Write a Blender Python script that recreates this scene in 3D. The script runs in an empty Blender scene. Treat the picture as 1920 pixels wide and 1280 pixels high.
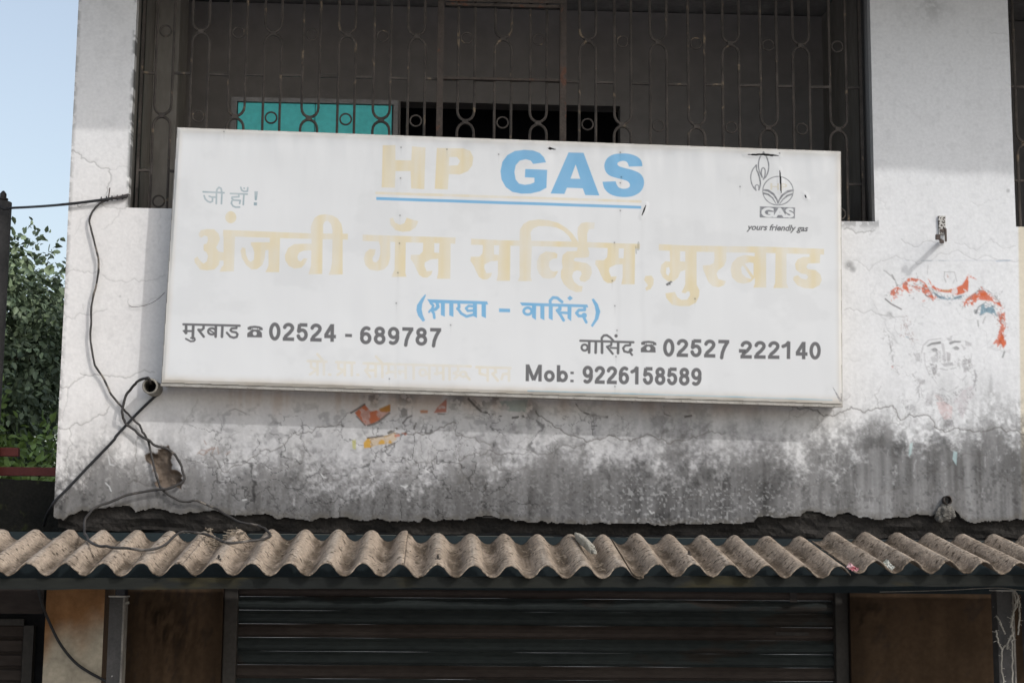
import bpy, bmesh, math, random
import numpy as np
from mathutils import noise as mnoise
from mathutils import Vector, Matrix

random.seed(7)
RNG = np.random.default_rng(11)
SC = bpy.context.scene
COL = SC.collection

# ------------------------------------------------------------------ camera, sky, sun, exposure
CAM_H = 2.4                      # lens height above the ground
CAM_Y = -7.2                     # the facade stands on the plane Y = 0
FPX = 3000.0                     # focal length in pixels of a 1920 px wide frame
YAW, PITCH, ROLL = map(math.radians, (2.54, 8.127, 0.5))
_f = np.array([math.sin(YAW) * math.cos(PITCH), math.cos(YAW) * math.cos(PITCH), math.sin(PITCH)])
_r0 = np.array([math.cos(YAW), -math.sin(YAW), 0.0])
_u0 = np.cross(_r0, _f)
_r = _r0 * math.cos(ROLL) + _u0 * math.sin(ROLL)
_u = -_r0 * math.sin(ROLL) + _u0 * math.cos(ROLL)
CAMP = np.array([0.0, CAM_Y, CAM_H])

cam = bpy.data.cameras.new("camera")
cam.sensor_width = 36.0
cam.lens = FPX / 1920.0 * 36.0
cam.clip_start = 0.05
cam.clip_end = 2000.0
camo = bpy.data.objects.new("camera", cam)
COL.objects.link(camo)
camo.matrix_world = Matrix(((_r[0], _u[0], -_f[0], CAMP[0]), (_r[1], _u[1], -_f[1], CAMP[1]), (_r[2], _u[2], -_f[2], CAMP[2]), (0, 0, 0, 1)))
SC.camera = camo

SUN = Vector((0.95, -1.0, 1.0)).normalized()
world = bpy.data.worlds.new("World")
SC.world = world
world.use_nodes = True
wn = world.node_tree.nodes
wl = world.node_tree.links
wn.clear()
sky = wn.new("ShaderNodeTexSky")
sky.sky_type = 'NISHITA'
sky.sun_disc = False
sky.sun_elevation = math.asin(SUN.z)
sky.sun_rotation = math.atan2(SUN.x, SUN.y)
sky.altitude = 0.0
sky.air_density = 1.35
sky.dust_density = 2.7
sky.ozone_density = 2.7
bg = wn.new("ShaderNodeBackground")
bg.inputs['Strength'].default_value = 0.15
wo = wn.new("ShaderNodeOutputWorld")
hs = wn.new("ShaderNodeHueSaturation")       # dusty winter air washes the blue out
hs.inputs['Saturation'].default_value = 0.62
hs.inputs['Value'].default_value = 0.88
wl.new(sky.outputs[0], hs.inputs['Color'])
wl.new(hs.outputs[0], bg.inputs[0])
wl.new(bg.outputs[0], wo.inputs[0])

sl = bpy.data.lights.new("sun", 'SUN')
sl.energy = 1.0
sl.angle = math.radians(1.0)
sl.color = (1.0, 0.99, 0.97)
slo = bpy.data.objects.new("sun", sl)
COL.objects.link(slo)
slo.rotation_euler = (-SUN).to_track_quat('-Z', 'Y').to_euler()
slo.location = (6, -8, 9)

SC.view_settings.view_transform = 'Standard'
SC.view_settings.look = 'None'
SC.view_settings.exposure = 0.47
SC.view_settings.gamma = 1.0
try:
    SC.view_settings.use_curve_mapping = False
except Exception:
    pass


# ------------------------------------------------------------------ surveying helpers
def P(px, py, Y=0.0):
    """point of the plane Y = const that the photograph shows at pixel (px, py)"""
    v = _r * (px - 960.0) / FPX - _u * (py - 640.0) / FPX + _f
    return CAMP + v * (Y - CAM_Y) / v[1]


def P_on(px, py, p0, n):
    v = _r * (px - 960.0) / FPX - _u * (py - 640.0) / FPX + _f
    n = np.array(n, float)
    return CAMP + v * (np.dot(np.array(p0) - CAMP, n) / np.dot(v, n))


def project(X, Y, Z):
    dx, dy, dz = X - CAMP[0], Y - CAMP[1], Z - CAMP[2]
    d = dx * _f[0] + dy * _f[1] + dz * _f[2]
    return (960.0 + FPX * (dx * _r[0] + dy * _r[1] + dz * _r[2]) / d,
            640.0 - FPX * (dx * _u[0] + dy * _u[1] + dz * _u[2]) / d)


# ------------------------------------------------------------------ noise on arrays
def vnoise(shape, cx, cy, seed):
    r = np.random.default_rng(seed)
    H, W = shape
    g = r.random((int(cy) + 3, int(cx) + 3)).astype(np.float32)
    y = np.linspace(0, cy, H, dtype=np.float32)
    x = np.linspace(0, cx, W, dtype=np.float32)
    yi = y.astype(int); xi = x.astype(int)
    fy = y - yi; fx = x - xi
    fy = (fy * fy * (3 - 2 * fy))[:, None]; fx = (fx * fx * (3 - 2 * fx))[None, :]
    a = g[yi][:, xi]; b = g[yi][:, xi + 1]; c = g[yi + 1][:, xi]; d = g[yi + 1][:, xi + 1]
    return (a * (1 - fx) + b * fx) * (1 - fy) + (c * (1 - fx) + d * fx) * fy


def fbm(shape, cx, cy, seed, octv=4, gain=0.55):
    o = np.zeros(shape, np.float32); s = 0; a = 1.0
    for k in range(octv):
        o += a * vnoise(shape, max(1, cx * 2 ** k), max(1, cy * 2 ** k), seed + k * 17)
        s += a; a *= gain
    return o / s


def sstep(a, b, x):
    t = np.clip((x - a) / (b - a), 0, 1)
    return t * t * (3 - 2 * t)


# ------------------------------------------------------------------ a painted sheet: a fine grid whose vertices carry paint
class Sheet:
    def __init__(self, x0, x1, z0, z1, Y, res):
        self.Y = Y; self.res = res
        self.W = int(round((x1 - x0) / res)) + 1
        self.H = int(round((z1 - z0) / res)) + 1
        self.xs = np.linspace(x0, x1, self.W)
        self.zs = np.linspace(z1, z0, self.H)
        self.X, self.Z = np.meshgrid(self.xs, self.zs)
        self.px, self.py = project(self.X, Y, self.Z)
        self.px = self.px.astype(np.float32); self.py = self.py.astype(np.float32)
        self.rgb = np.zeros((self.H, self.W, 3), np.float32)
        self.unit = abs(float(self.px[self.H // 2, self.W // 2 + 1] - self.px[self.H // 2, self.W // 2]))
        self.shape = (self.H, self.W)

    def box(self, xa, xb, ya, yb, m):
        c = [P(a, b, self.Y) for a in (xa - m, xb + m) for b in (ya - m, yb + m)]
        X = [k[0] for k in c]; Z = [k[2] for k in c]
        i0 = int(np.clip((min(X) - self.xs[0]) / self.res - 1, 0, self.W)); i1 = int(np.clip((max(X) - self.xs[0]) / self.res + 2, 0, self.W))
        j0 = int(np.clip((self.zs[0] - max(Z)) / self.res - 1, 0, self.H)); j1 = int(np.clip((self.zs[0] - min(Z)) / self.res + 2, 0, self.H))
        return slice(j0, j1), slice(i0, i1)

    def blend(self, sl_, cov, col):
        if cov.size:
            self.rgb[sl_] = self.rgb[sl_] * (1 - cov[..., None]) + np.array(col, np.float32) * cov[..., None]

    def dist_stroke(self, pts, w, m=2.0):
        pts = np.array(pts, float)
        ws = np.broadcast_to(np.asarray(w, float), (len(pts),))
        mw = ws.max()
        s = self.box(pts[:, 0].min(), pts[:, 0].max(), pts[:, 1].min(), pts[:, 1].max(), mw + m)
        x = self.px[s]; y = self.py[s]
        best = np.full(x.shape, 1e9, np.float32)
        for k in range(len(pts) - 1):
            ax, ay = pts[k]; bx, by = pts[k + 1]
            dx, dy = bx - ax, by - ay
            L = dx * dx + dy * dy + 1e-9
            t = np.clip(((x - ax) * dx + (y - ay) * dy) / L, 0, 1)
            d = np.hypot(x - ax - t * dx, y - ay - t * dy) - 0.5 * (ws[k] * (1 - t) + ws[k + 1] * t)
            best = np.minimum(best, d)
        return s, best

    def stroke(self, pts, w, col, a=1.0, mask=None, soft=0.0):
        s, d = self.dist_stroke(pts, w)
        e = max(self.unit, 0.01) + soft
        cov = np.clip(0.5 - d / e, 0, 1) * a
        if mask is not None: cov = cov * mask[s]
        self.blend(s, cov, col)

    def dist_poly(self, pts, holes=(), m=3.0):
        pts = np.array(pts, float)
        s = self.box(pts[:, 0].min(), pts[:, 0].max(), pts[:, 1].min(), pts[:, 1].max(), m)
        x = self.px[s]; y = self.py[s]
        ins = np.zeros(x.shape, bool); best = np.full(x.shape, 1e9, np.float32)
        for q in [pts] + [np.array(h, float) for h in holes]:
            n = len(q)
            for k in range(n):
                ax, ay = q[k]; bx, by = q[(k + 1) % n]
                dx, dy = bx - ax, by - ay
                L = dx * dx + dy * dy + 1e-9
                t = np.clip(((x - ax) * dx + (y - ay) * dy) / L, 0, 1)
                best = np.minimum(best, np.hypot(x - ax - t * dx, y - ay - t * dy))
                if abs(dy) > 1e-9:
                    c = ((ay > y) != (by > y)) & (x < dx * (y - ay) / dy + ax)
                    ins ^= c
        return s, np.where(ins, -best, best)

    def poly(self, pts, col, a=1.0, holes=(), mask=None, soft=0.0):
        s, d = self.dist_poly(pts, holes)
        e = max(self.unit, 0.01) + soft
        cov = np.clip(0.5 - d / e, 0, 1) * a
        if mask is not None: cov = cov * mask[s]
        self.blend(s, cov, col)

    def tris(self, T, col, a=1.0):
        """triangles (n,3,2) in photo pixels, painted with 3x3 sub samples"""
        T = np.array(T, float)
        s = self.box(T[..., 0].min(), T[..., 0].max(), T[..., 1].min(), T[..., 1].max(), 2)
        x = self.px[s]; y = self.py[s]
        cov = np.zeros(x.shape, np.float32)
        u = self.unit
        for oy in (-.33, 0, .33):
            for ox in (-.33, 0, .33):
                xx = x + ox * u; yy = y + oy * u
                hit = np.zeros(x.shape, bool)
                for t in T:
                    bx0, by0 = t.min(0); bx1, by1 = t.max(0)
                    col_ok = np.where((xx.max(0) >= bx0) & (xx.min(0) <= bx1))[0]
                    row_ok = np.where((yy.max(1) >= by0) & (yy.min(1) <= by1))[0]
                    if len(col_ok) == 0 or len(row_ok) == 0: continue
                    q = (slice(row_ok[0], row_ok[-1] + 1), slice(col_ok[0], col_ok[-1] + 1))
                    X = xx[q]; Y = yy[q]
                    d1 = (X - t[0, 0]) * (t[1, 1] - t[0, 1]) - (Y - t[0, 1]) * (t[1, 0] - t[0, 0])
                    d2 = (X - t[1, 0]) * (t[2, 1] - t[1, 1]) - (Y - t[1, 1]) * (t[2, 0] - t[1, 0])
                    d3 = (X - t[2, 0]) * (t[0, 1] - t[2, 1]) - (Y - t[2, 1]) * (t[0, 0] - t[2, 0])
                    hit[q] |= ((d1 >= 0) & (d2 >= 0) & (d3 >= 0)) | ((d1 <= 0) & (d2 <= 0) & (d3 <= 0))
                cov += hit / 9.0
        self.blend(s, cov * a, col)


def crack(pts, rough=0.13, n=4, seed=0):
    """a polyline roughened by midpoint displacement"""
    r = random.Random(seed)
    pts = [tuple(p) for p in pts]
    for _ in range(n):
        o = [pts[0]]
        for a, b in zip(pts, pts[1:]):
            L = math.hypot(b[0] - a[0], b[1] - a[1])
            m = ((a[0] + b[0]) / 2 + r.gauss(0, rough) * (b[1] - a[1]) * 0.9, (a[1] + b[1]) / 2 + r.gauss(0, rough) * (b[0] - a[0]) * 0.9)
            o += [m, b] if L > 2.5 else [b]
        pts = o
    return pts


def smooth(pts, n=6):
    """Catmull-Rom through the points"""
    p = [np.array(q, float) for q in pts]
    p = [2 * p[0] - p[1]] + p + [2 * p[-1] - p[-2]]
    o = []
    for i in range(1, len(p) - 2):
        for k in range(n):
            t = k / n
            o.append(0.5 * (2 * p[i] + (p[i + 1] - p[i - 1]) * t + (2 * p[i - 1] - 5 * p[i] + 4 * p[i + 1] - p[i + 2]) * t * t
                            + (3 * p[i] - p[i - 1] - 3 * p[i + 1] + p[i + 2]) * t ** 3))
    o.append(p[-2])
    return o


# ------------------------------------------------------------------ mesh helpers
class MB:
    def __init__(self):
        self.v = []; self.f = []; self.c = []

    def add(self, v, f, col=None):
        b = len(self.v)
        self.v += [tuple(map(float, q)) for q in v]
        self.f += [tuple(b + i for i in q) for q in f]
        self.c += [tuple(col) if col is not None else (1, 1, 1)] * len(v)

    def box(self, x0, x1, y0, y1, z0, z1, col=None, bev=0.0):
        if bev <= 0:
            v = [(x, y, z) for z in (z0, z1) for y in (y0, y1) for x in (x0, x1)]
            f = [(0, 2, 3, 1), (4, 5, 7, 6), (0, 1, 5, 4), (2, 6, 7, 3), (0, 4, 6, 2), (1, 3, 7, 5)]
            self.add(v, f, col)
        else:
            bm = bmesh.new()
            bmesh.ops.create_cube(bm, size=1.0)
            for q in bm.verts:
                q.co = ((x0 + x1) / 2 + q.co.x * (x1 - x0), (y0 + y1) / 2 + q.co.y * (y1 - y0), (z0 + z1) / 2 + q.co.z * (z1 - z0))
            bmesh.ops.bevel(bm, geom=list(bm.edges), offset=bev, segments=2, affect='EDGES', profile=0.5)
            self.add([q.co[:] for q in bm.verts], [[q.index for q in g.verts] for g in bm.faces], col)
            bm.free()

    def tube(self, pts, r, n=8, col=None, closed=False, caps=True):
        p = [np.array(q, float) for q in pts]
        m = len(p)
        rs = np.broadcast_to(np.asarray(r, float), (m,))
        ref = np.array([0.13, -0.97, 0.21])
        V = []
        for i in range(m):
            a = p[(i - 1) % m] if (closed or i > 0) else p[i]
            b = p[(i + 1) % m] if (closed or i < m - 1) else p[i]
            t = b - a; t = t / (np.linalg.norm(t) + 1e-12)
            s = np.cross(t, ref); s /= np.linalg.norm(s) + 1e-12
            w = np.cross(s, t)
            for k in range(n):
                g = 2 * math.pi * (k + 0.5) / n
                V.append(p[i] + rs[i] * (math.cos(g) * s + math.sin(g) * w))
        F = []
        for i in range(m if closed else m - 1):
            j = (i + 1) % m
            for k in range(n):
                F.append((i * n + k, i * n + (k + 1) % n, j * n + (k + 1) % n, j * n + k))
        if caps and not closed:
            F.append(tuple(range(n - 1, -1, -1))); F.append(tuple((m - 1) * n + k for k in range(n)))
        self.add(V, F, col)

    def bar(self, a, b, w, d, col=None):
        """a rectangular bar from a to b, w across and d deep (along Y)"""
        a = np.array(a, float); b = np.array(b, float)
        t = (b - a) / np.linalg.norm(b - a)
        y = np.array([0, 1.0, 0])
        s = np.cross(t, y); s /= np.linalg.norm(s)
        y = np.cross(s, t)
        v = [q + sx * s * w / 2 + sy * y * d / 2 for q in (a, b) for sx, sy in ((-1, -1), (1, -1), (1, 1), (-1, 1))]
        self.add(v, [(0, 1, 2, 3), (7, 6, 5, 4), (0, 4, 5, 1), (1, 5, 6, 2), (2, 6, 7, 3), (3, 7, 4, 0)], col)

    def build(self, name, mat, parent=None, smoothf=False, colour=False):
        me = bpy.data.meshes.new(name)
        off = np.array(parent.matrix_world.translation if parent else (0, 0, 0))
        if parent is not None:
            off = WORLD[parent.name]
        me.from_pydata([tuple(np.array(q) - off) for q in self.v], [], self.f)
        me.validate()
        if colour:
            at = me.attributes.new("paint", 'FLOAT_COLOR', 'POINT')
            c = np.ones((len(self.v), 4), np.float32); c[:, :3] = np.array(self.c)
            at.data.foreach_set("color", c.ravel())
        bm = bmesh.new(); bm.from_mesh(me)
        bmesh.ops.recalc_face_normals(bm, faces=bm.faces)
        bm.to_mesh(me); bm.free()
        me.materials.append(mat)
        if smoothf:
            me.polygons.foreach_set("use_smooth", [True] * len(me.polygons))
        o = bpy.data.objects.new(name, me)
        COL.objects.link(o)
        WORLD[o.name] = off
        if parent is not None:
            o.parent = parent
        return o


WORLD = {}


def root(name, loc):
    o = bpy.data.objects.new(name, None)
    o.empty_display_size = 0.1
    o.location = tuple(map(float, loc))
    COL.objects.link(o)
    WORLD[o.name] = np.array(loc, float)
    return o


def tag(o, label=None, cat=None, group=None, kind=None):
    if label: o["label"] = label
    if cat: o["category"] = cat
    if group: o["group"] = group
    if kind: o["kind"] = kind
    return o


# ------------------------------------------------------------------ materials
def mat(name, base=(0.5, 0.5, 0.5), rough=0.8, var=0.15, scale=8.0, base2=None, spots=None, metal=0.0, bump=0.0, bscale=60.0,
        attr=False, fine=0.0, stretch=(1, 1, 1), spec=0.3, spotscale=20.0, spotat=0.62):
    m = bpy.data.materials.new(name)
    m.use_nodes = True
    nt = m.node_tree; N = nt.nodes; Lk = nt.links
    bs = N["Principled BSDF"]
    bs.inputs['Roughness'].default_value = rough
    bs.inputs['Metallic'].default_value = metal
    bs.inputs['Specular IOR Level'].default_value = spec
    tc = N.new("ShaderNodeTexCoord")
    mp = N.new("ShaderNodeMapping"); mp.inputs['Scale'].default_value = stretch
    Lk.new(tc.outputs['Object'], mp.inputs['Vector'])
    no = N.new("ShaderNodeTexNoise"); no.inputs['Scale'].default_value = scale; no.inputs['Detail'].default_value = 8.0; no.inputs['Roughness'].default_value = 0.62
    Lk.new(mp.outputs[0], no.inputs['Vector'])
    if attr:
        at = N.new("ShaderNodeAttribute"); at.attribute_name = "paint"
        cur = at.outputs['Color']
    else:
        mx = N.new("ShaderNodeMix"); mx.data_type = 'RGBA'
        b2 = base2 if base2 else tuple(c * 0.6 for c in base)
        mx.inputs['A'].default_value = (*b2, 1); mx.inputs['B'].default_value = (*base, 1)
        cr = N.new("ShaderNodeMapRange"); cr.inputs['From Min'].default_value = 0.33; cr.inputs['From Max'].default_value = 0.67
        Lk.new(no.outputs['Fac'], cr.inputs['Value'])
        Lk.new(cr.outputs[0], mx.inputs['Factor'])
        cur = mx.outputs['Result']
    if spots:
        n2 = N.new("ShaderNodeTexNoise"); n2.inputs['Scale'].default_value = spotscale; n2.inputs['Detail'].default_value = 6.0
        Lk.new(mp.outputs[0], n2.inputs['Vector'])
        r2 = N.new("ShaderNodeMapRange"); r2.inputs['From Min'].default_value = spotat; r2.inputs['From Max'].default_value = spotat + 0.06
        Lk.new(n2.outputs['Fac'], r2.inputs['Value'])
        m2 = N.new("ShaderNodeMix"); m2.data_type = 'RGBA'
        Lk.new(r2.outputs[0], m2.inputs['Factor']); Lk.new(cur, m2.inputs['A']); m2.inputs['B'].default_value = (*spots, 1)
        cur = m2.outputs['Result']
    if var > 0:
        n3 = N.new("ShaderNodeTexNoise"); n3.inputs['Scale'].default_value = scale * 11; n3.inputs['Detail'].default_value = 4.0
        Lk.new(mp.outputs[0], n3.inputs['Vector'])
        r3 = N.new("ShaderNodeMapRange"); r3.inputs['From Min'].default_value = 0.3; r3.inputs['From Max'].default_value = 0.7
        r3.inputs['To Min'].default_value = 1 - var; r3.inputs['To Max'].default_value = 1 + var
        Lk.new(n3.outputs['Fac'], r3.inputs['Value'])
        m3 = N.new("ShaderNodeVectorMath"); m3.operation = 'SCALE'
        Lk.new(cur, m3.inputs[0]); Lk.new(r3.outputs[0], m3.inputs['Scale'])
        cur = m3.outputs[0]
    Lk.new(cur, bs.inputs['Base Color'])
    if bump > 0:
        n4 = N.new("ShaderNodeTexNoise"); n4.inputs['Scale'].default_value = bscale; n4.inputs['Detail'].default_value = 6.0
        Lk.new(mp.outputs[0], n4.inputs['Vector'])
        bu = N.new("ShaderNodeBump"); bu.inputs['Strength'].default_value = bump; bu.inputs['Distance'].default_value = 0.01
        Lk.new(n4.outputs['Fac'], bu.inputs['Height']); Lk.new(bu.outputs[0], bs.inputs['Normal'])
    return m


M = {}
M['plaster'] = mat('limewashed_plaster', attr=True, rough=0.92, var=0.05, scale=6, bump=0.10, bscale=55, spec=0.15)
M['vinyl'] = mat('printed_vinyl', attr=True, rough=0.55, var=0.0, scale=3, bump=0.05, bscale=9, spec=0.3)
M['alu'] = mat('dull_aluminium', (0.42, 0.40, 0.37), 0.5, 0.1, 12, base2=(0.27, 0.25, 0.22), metal=0.3)
M['boxin'] = mat('sign_box_inside', (0.05, 0.05, 0.05), 0.9)
M['rust'] = mat('rusty_painted_iron', (0.098, 0.083, 0.073), 0.75, 0.25, 14, base2=(0.050, 0.043, 0.039), spots=(0.20, 0.155, 0.11), spotscale=22, spotat=0.63)
M['gate'] = mat('rusty_gate_iron', (0.095, 0.075, 0.063), 0.8, 0.25, 10, base2=(0.055, 0.045, 0.04), spots=(0.13, 0.065, 0.045), spotscale=18, spotat=0.60)
M['inner'] = mat('smoke_stained_plaster', (0.26, 0.24, 0.23), 0.95, 0.08, 1.2, base2=(0.20, 0.183, 0.176))
M['innerside'] = mat('stained_side_plaster', (0.30, 0.28, 0.255), 0.95, 0.12, 3, base2=(0.19, 0.175, 0.16), stretch=(1, 1, 0.35))
M['dark'] = mat('dark_opening', (0.030, 0.030, 0.034), 0.95, 0.0)
M['teal'] = mat('turquoise_paint', (0.14, 0.76, 0.75), 0.6, 0.08, 4, base2=(0.12, 0.70, 0.69))
M['tealframe'] = mat('grey_wood_frame', (0.30, 0.28, 0.27), 0.8, 0.1, 6)
M['concrete_dark'] = mat('shade_dark_broken_concrete', (0.035, 0.031, 0.028), 0.97, 0.3, 9, base2=(0.013, 0.012, 0.011), bump=0.8, bscale=30)  # broken concrete whose near-black colour carries the shade under the lip
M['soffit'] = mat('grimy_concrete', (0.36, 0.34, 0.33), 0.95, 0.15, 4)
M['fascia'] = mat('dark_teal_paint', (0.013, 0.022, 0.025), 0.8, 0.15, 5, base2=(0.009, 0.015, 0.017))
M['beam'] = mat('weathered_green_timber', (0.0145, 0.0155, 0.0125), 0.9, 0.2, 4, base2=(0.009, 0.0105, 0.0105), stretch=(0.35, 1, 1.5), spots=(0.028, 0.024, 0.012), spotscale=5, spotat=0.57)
M['slat_blue'] = mat('faded_blue_grey_steel', (0.042, 0.049, 0.048), 0.95, 0.15, 3, base2=(0.030, 0.035, 0.035), stretch=(0.5, 1, 1.5), spec=.1, spots=(0.040, 0.035, 0.031), spotscale=4, spotat=.56)
M['slat_brown'] = mat('faded_brown_steel', (0.068, 0.055, 0.048), 0.95, 0.15, 3, base2=(0.042, 0.033, 0.029), stretch=(0.5, 1, 1.5), spec=.1)
M['guide'] = mat('dirty_steel_guide', (0.055, 0.048, 0.042), 0.7, 0.15, 5)
M['brownwall'] = mat('brown_distempered_wall', attr=True, rough=0.95, var=0.12, scale=4, spec=.1)
M['asbestos'] = mat('dusty_cement_sheet', attr=True, rough=0.97, var=0.32, scale=7, bump=0.9, bscale=70, spec=.1, spots=(.115, .09, .068), spotscale=34, spotat=.585)
M['cable'] = mat('grey_black_cable', (0.060, 0.055, 0.052), 0.6, 0.2, 9, base2=(0.028, 0.026, 0.025), spots=(.16, .14, .12), spotscale=14, spotat=.58)
M['cableblack'] = mat('black_cable', (0.028, 0.028, 0.03), 0.5, 0.1, 20)
M['pvc'] = mat('dirty_pvc', (0.30, 0.28, 0.24), 0.6, 0.15, 15, base2=(0.16, 0.15, 0.13))
M['steelpost'] = mat('dull_steel_post', (0.075, 0.07, 0.068), 0.7, 0.15, 9, base2=(0.045, 0.043, 0.042), spots=(0.5, 0.48, 0.45), spotscale=34, spotat=0.70)
M['cap'] = mat('lit_tone_steel_cap', (0.50, 0.48, 0.44), 0.7, 0.12, 14, base2=(0.36, 0.34, 0.31))  # light falling on the post top is put into this pale colour
M['flange'] = mat('sunlit_tone_steel_edge', (0.24, 0.22, 0.19), 0.7, 0.15, 14, base2=(0.12, 0.11, 0.10))  # lighter than the post body: sunlight on the right edge put into colour
M['bolt'] = mat('dark_bolt', (0.045, 0.038, 0.034), 0.6, 0.1, 20)
M['stone'] = mat('pale_broken_concrete', (0.46, 0.43, 0.37), 0.95, 0.2, 18, base2=(0.28, 0.26, 0.21), bump=0.8, bscale=60)
M['red'] = mat('red_oxide_paint', (0.20, 0.045, 0.035), 0.6, 0.1, 6, base2=(0.14, 0.035, 0.03))
M['pole'] = mat('weathered_dark_pole', (0.085, 0.080, 0.075), 0.85, 0.15, 8, base2=(0.05, 0.047, 0.045))
M['moss'] = mat('mossy_black_wall', (0.020, 0.018, 0.014), 0.97, 0.3, 7, base2=(0.010, 0.010, 0.008), spots=(0.035, 0.037, 0.015), spotscale=16, bump=0.6, bscale=40)
M['leaf'] = mat('leaves', attr=True, rough=0.5, var=0.1, scale=5, spec=0.35)
M['bark'] = mat('bark', (0.09, 0.07, 0.055), 0.95, 0.2, 12, bump=0.6, bscale=30)
M['mortar'] = mat('old_mortar', (0.20, 0.19, 0.17), 0.97, 0.3, 20, base2=(0.07, 0.065, 0.06), bump=.6, bscale=50)
M['straw'] = mat('dusty_straw', (0.26, 0.215, 0.165), 0.95, 0.2, 30)
M['ground'] = mat('dusty_ground', (0.36, 0.345, 0.33), 0.97, 0.15, 2, base2=(0.29, 0.28, 0.27))
M['ochre'] = mat('ochre_pillar_paint', attr=True, rough=0.93, var=0.12, scale=5, bump=0.3, bscale=40, spec=0.15)
M['wrap_red'] = mat('red_wrapper', (0.50, 0.03, 0.06), 0.35, 0.0, 30, base2=(0.75, 0.70, 0.70))
M['wrap_white'] = mat('white_wrapper', (0.72, 0.70, 0.66), 0.4, 0.0, 30, base2=(0.40, 0.42, 0.36))
M['rope'] = mat('frayed_jute', (0.40, 0.37, 0.32), 0.95, 0.2, 30)
M['bracket'] = mat('paint_splashed_iron', (0.62, 0.60, 0.57), 0.8, 0.1, 30, base2=(0.48, 0.46, 0.43), spots=(0.06, 0.05, 0.045), spotscale=95, spotat=0.50)
M['darkiron'] = mat('dark_iron', (0.11, 0.085, 0.075), 0.75, 0.2, 30)

# ------------------------------------------------------------------ ground
g = MB()
g.add([(-400, -400, 0), (400, -400, 0), (400, 400, 0), (-400, 400, 0)], [(0, 1, 2, 3)])
tag(g.build('ground', M['ground']), kind='structure')
#@@WALL

# ------------------------------------------------------------------ the shop building
bld = root('shop_building', (0.4, 0.0, 0.0))
tag(bld, 'two storey limewashed shop building with barred balcony, grimy parapet and closed shutter', 'building')

XL = P(124, 480)[0]                                  # outer left corner of the facade
OX0, OX1 = P(249.5, 195)[0], P(1635.5, 210)[0]       # the barred opening
OZ0 = P(940, 402)[2]                                 # its sill
OX2 = P(1898, 205)[0]                                # the next opening, cut by the frame
ZT = P(960, 0)[2] + 0.25
XR = 3.1

LIP = [(60, 968), (101, 968), (118, 976), (134, 964), (160, 957), (190, 954), (215, 951), (240, 951), (255, 960), (279, 954), (296, 954),
       (322, 960), (336, 967), (363, 962), (400, 956), (413, 961), (433, 964), (470, 966), (487, 961), (504, 966), (524, 973), (551, 971), (578, 974), (605, 971),
       (640, 967), (660, 973), (687, 976), (710, 972), (737, 978), (764, 978), (788, 976), (795, 971), (815, 978), (831, 974), (875, 973),
       (895, 966), (919, 964), (936, 971), (962, 975), (989, 978), (1026, 978), (1060, 981), (1144, 983), (1208, 981), (1245, 985), (1278, 980),
       (1314, 985), (1347, 983), (1391, 981), (1414, 978), (1421, 969), (1468, 971), (1495, 968), (1515, 959), (1545, 963), (1565, 969),
       (1592, 963), (1609, 971), (1656, 974), (1683, 968), (1700, 970), (1717, 963), (1747, 968), (1764, 958), (1790, 958), (1801, 970),
       (1831, 983), (1864, 978), (1893, 976), (1920, 972), (2100, 975)]

wall = Sheet(XL, XR, P(960, 992)[2], ZT, 0.0, 0.004)
W = wall
sh = W.shape
px, py = W.px, W.py
n_big = fbm(sh, 9, 5, 1); n_mid = fbm(sh, 40, 24, 2); n_fine = fbm(sh, 160, 90, 3, 3)
n_str = fbm(sh, 150, 5, 4, 3); n_str2 = fbm(sh, 60, 3, 5, 4); n_spk = vnoise(sh, 520, 300, 6)
W.rgb[:] = np.array([0.735, 0.725, 0.722], np.float32)
W.rgb *= (0.955 + 0.045 * n_mid + 0.045 * n_big)[..., None]
# the upper storey has a slightly cooler coat, the left pier a warmer one
cool = sstep(1450, 1700, px)
W.rgb *= 1 + cool[..., None] * np.array([-0.012, 0.004, 0.022], np.float32)
warm = sstep(430, 250, px) * sstep(200, 420, py)
W.rgb *= 1 - warm[..., None] * np.array([0.0, 0.018, 0.035], np.float32)
# far right: cream band beyond the corner line
crm = sstep(1907, 1911, px - (py - 413) * 0.012) * sstep(405, 415, py)
W.rgb = W.rgb * (1 - crm[..., None]) + crm[..., None] * np.array([0.66, 0.60, 0.49], np.float32)
# faint grey scuffs
sc = sstep(0.56, 0.72, n_mid) * 0.045 + sstep(0.58, 0.75, n_fine) * 0.05 + sstep(.55, .75, n_str2) * .02
W.rgb *= (1 - sc)[..., None]

# pale grey weathering below the sign board
m = sstep(735, 800, py + (n_big - .5) * 60) * sstep(250, 330, px) * sstep(1540, 1430, px)
m = m * (0.62 + 0.42 * sstep(0.38, 0.60, n_mid * .5 + fbm(sh, 24, 14, 71, 5) * .5))
W.rgb = W.rgb * (1 - 0.78 * m[..., None]) + 0.78 * m[..., None] * (np.array([0.44, 0.435, 0.445], np.float32) * (.80 + .4 * n_mid[..., None]))
# dark blotches there
m = sstep(0.54, 0.66, fbm(sh, 55, 40, 21) * .5 + fbm(sh, 190, 120, 22, 3) * .5) * sstep(735, 780, py) * sstep(330, 420, px) * sstep(1450, 1250, px) * sstep(930, 850, py)
W.rgb *= (1 - 0.27 * m)[..., None]

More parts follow.
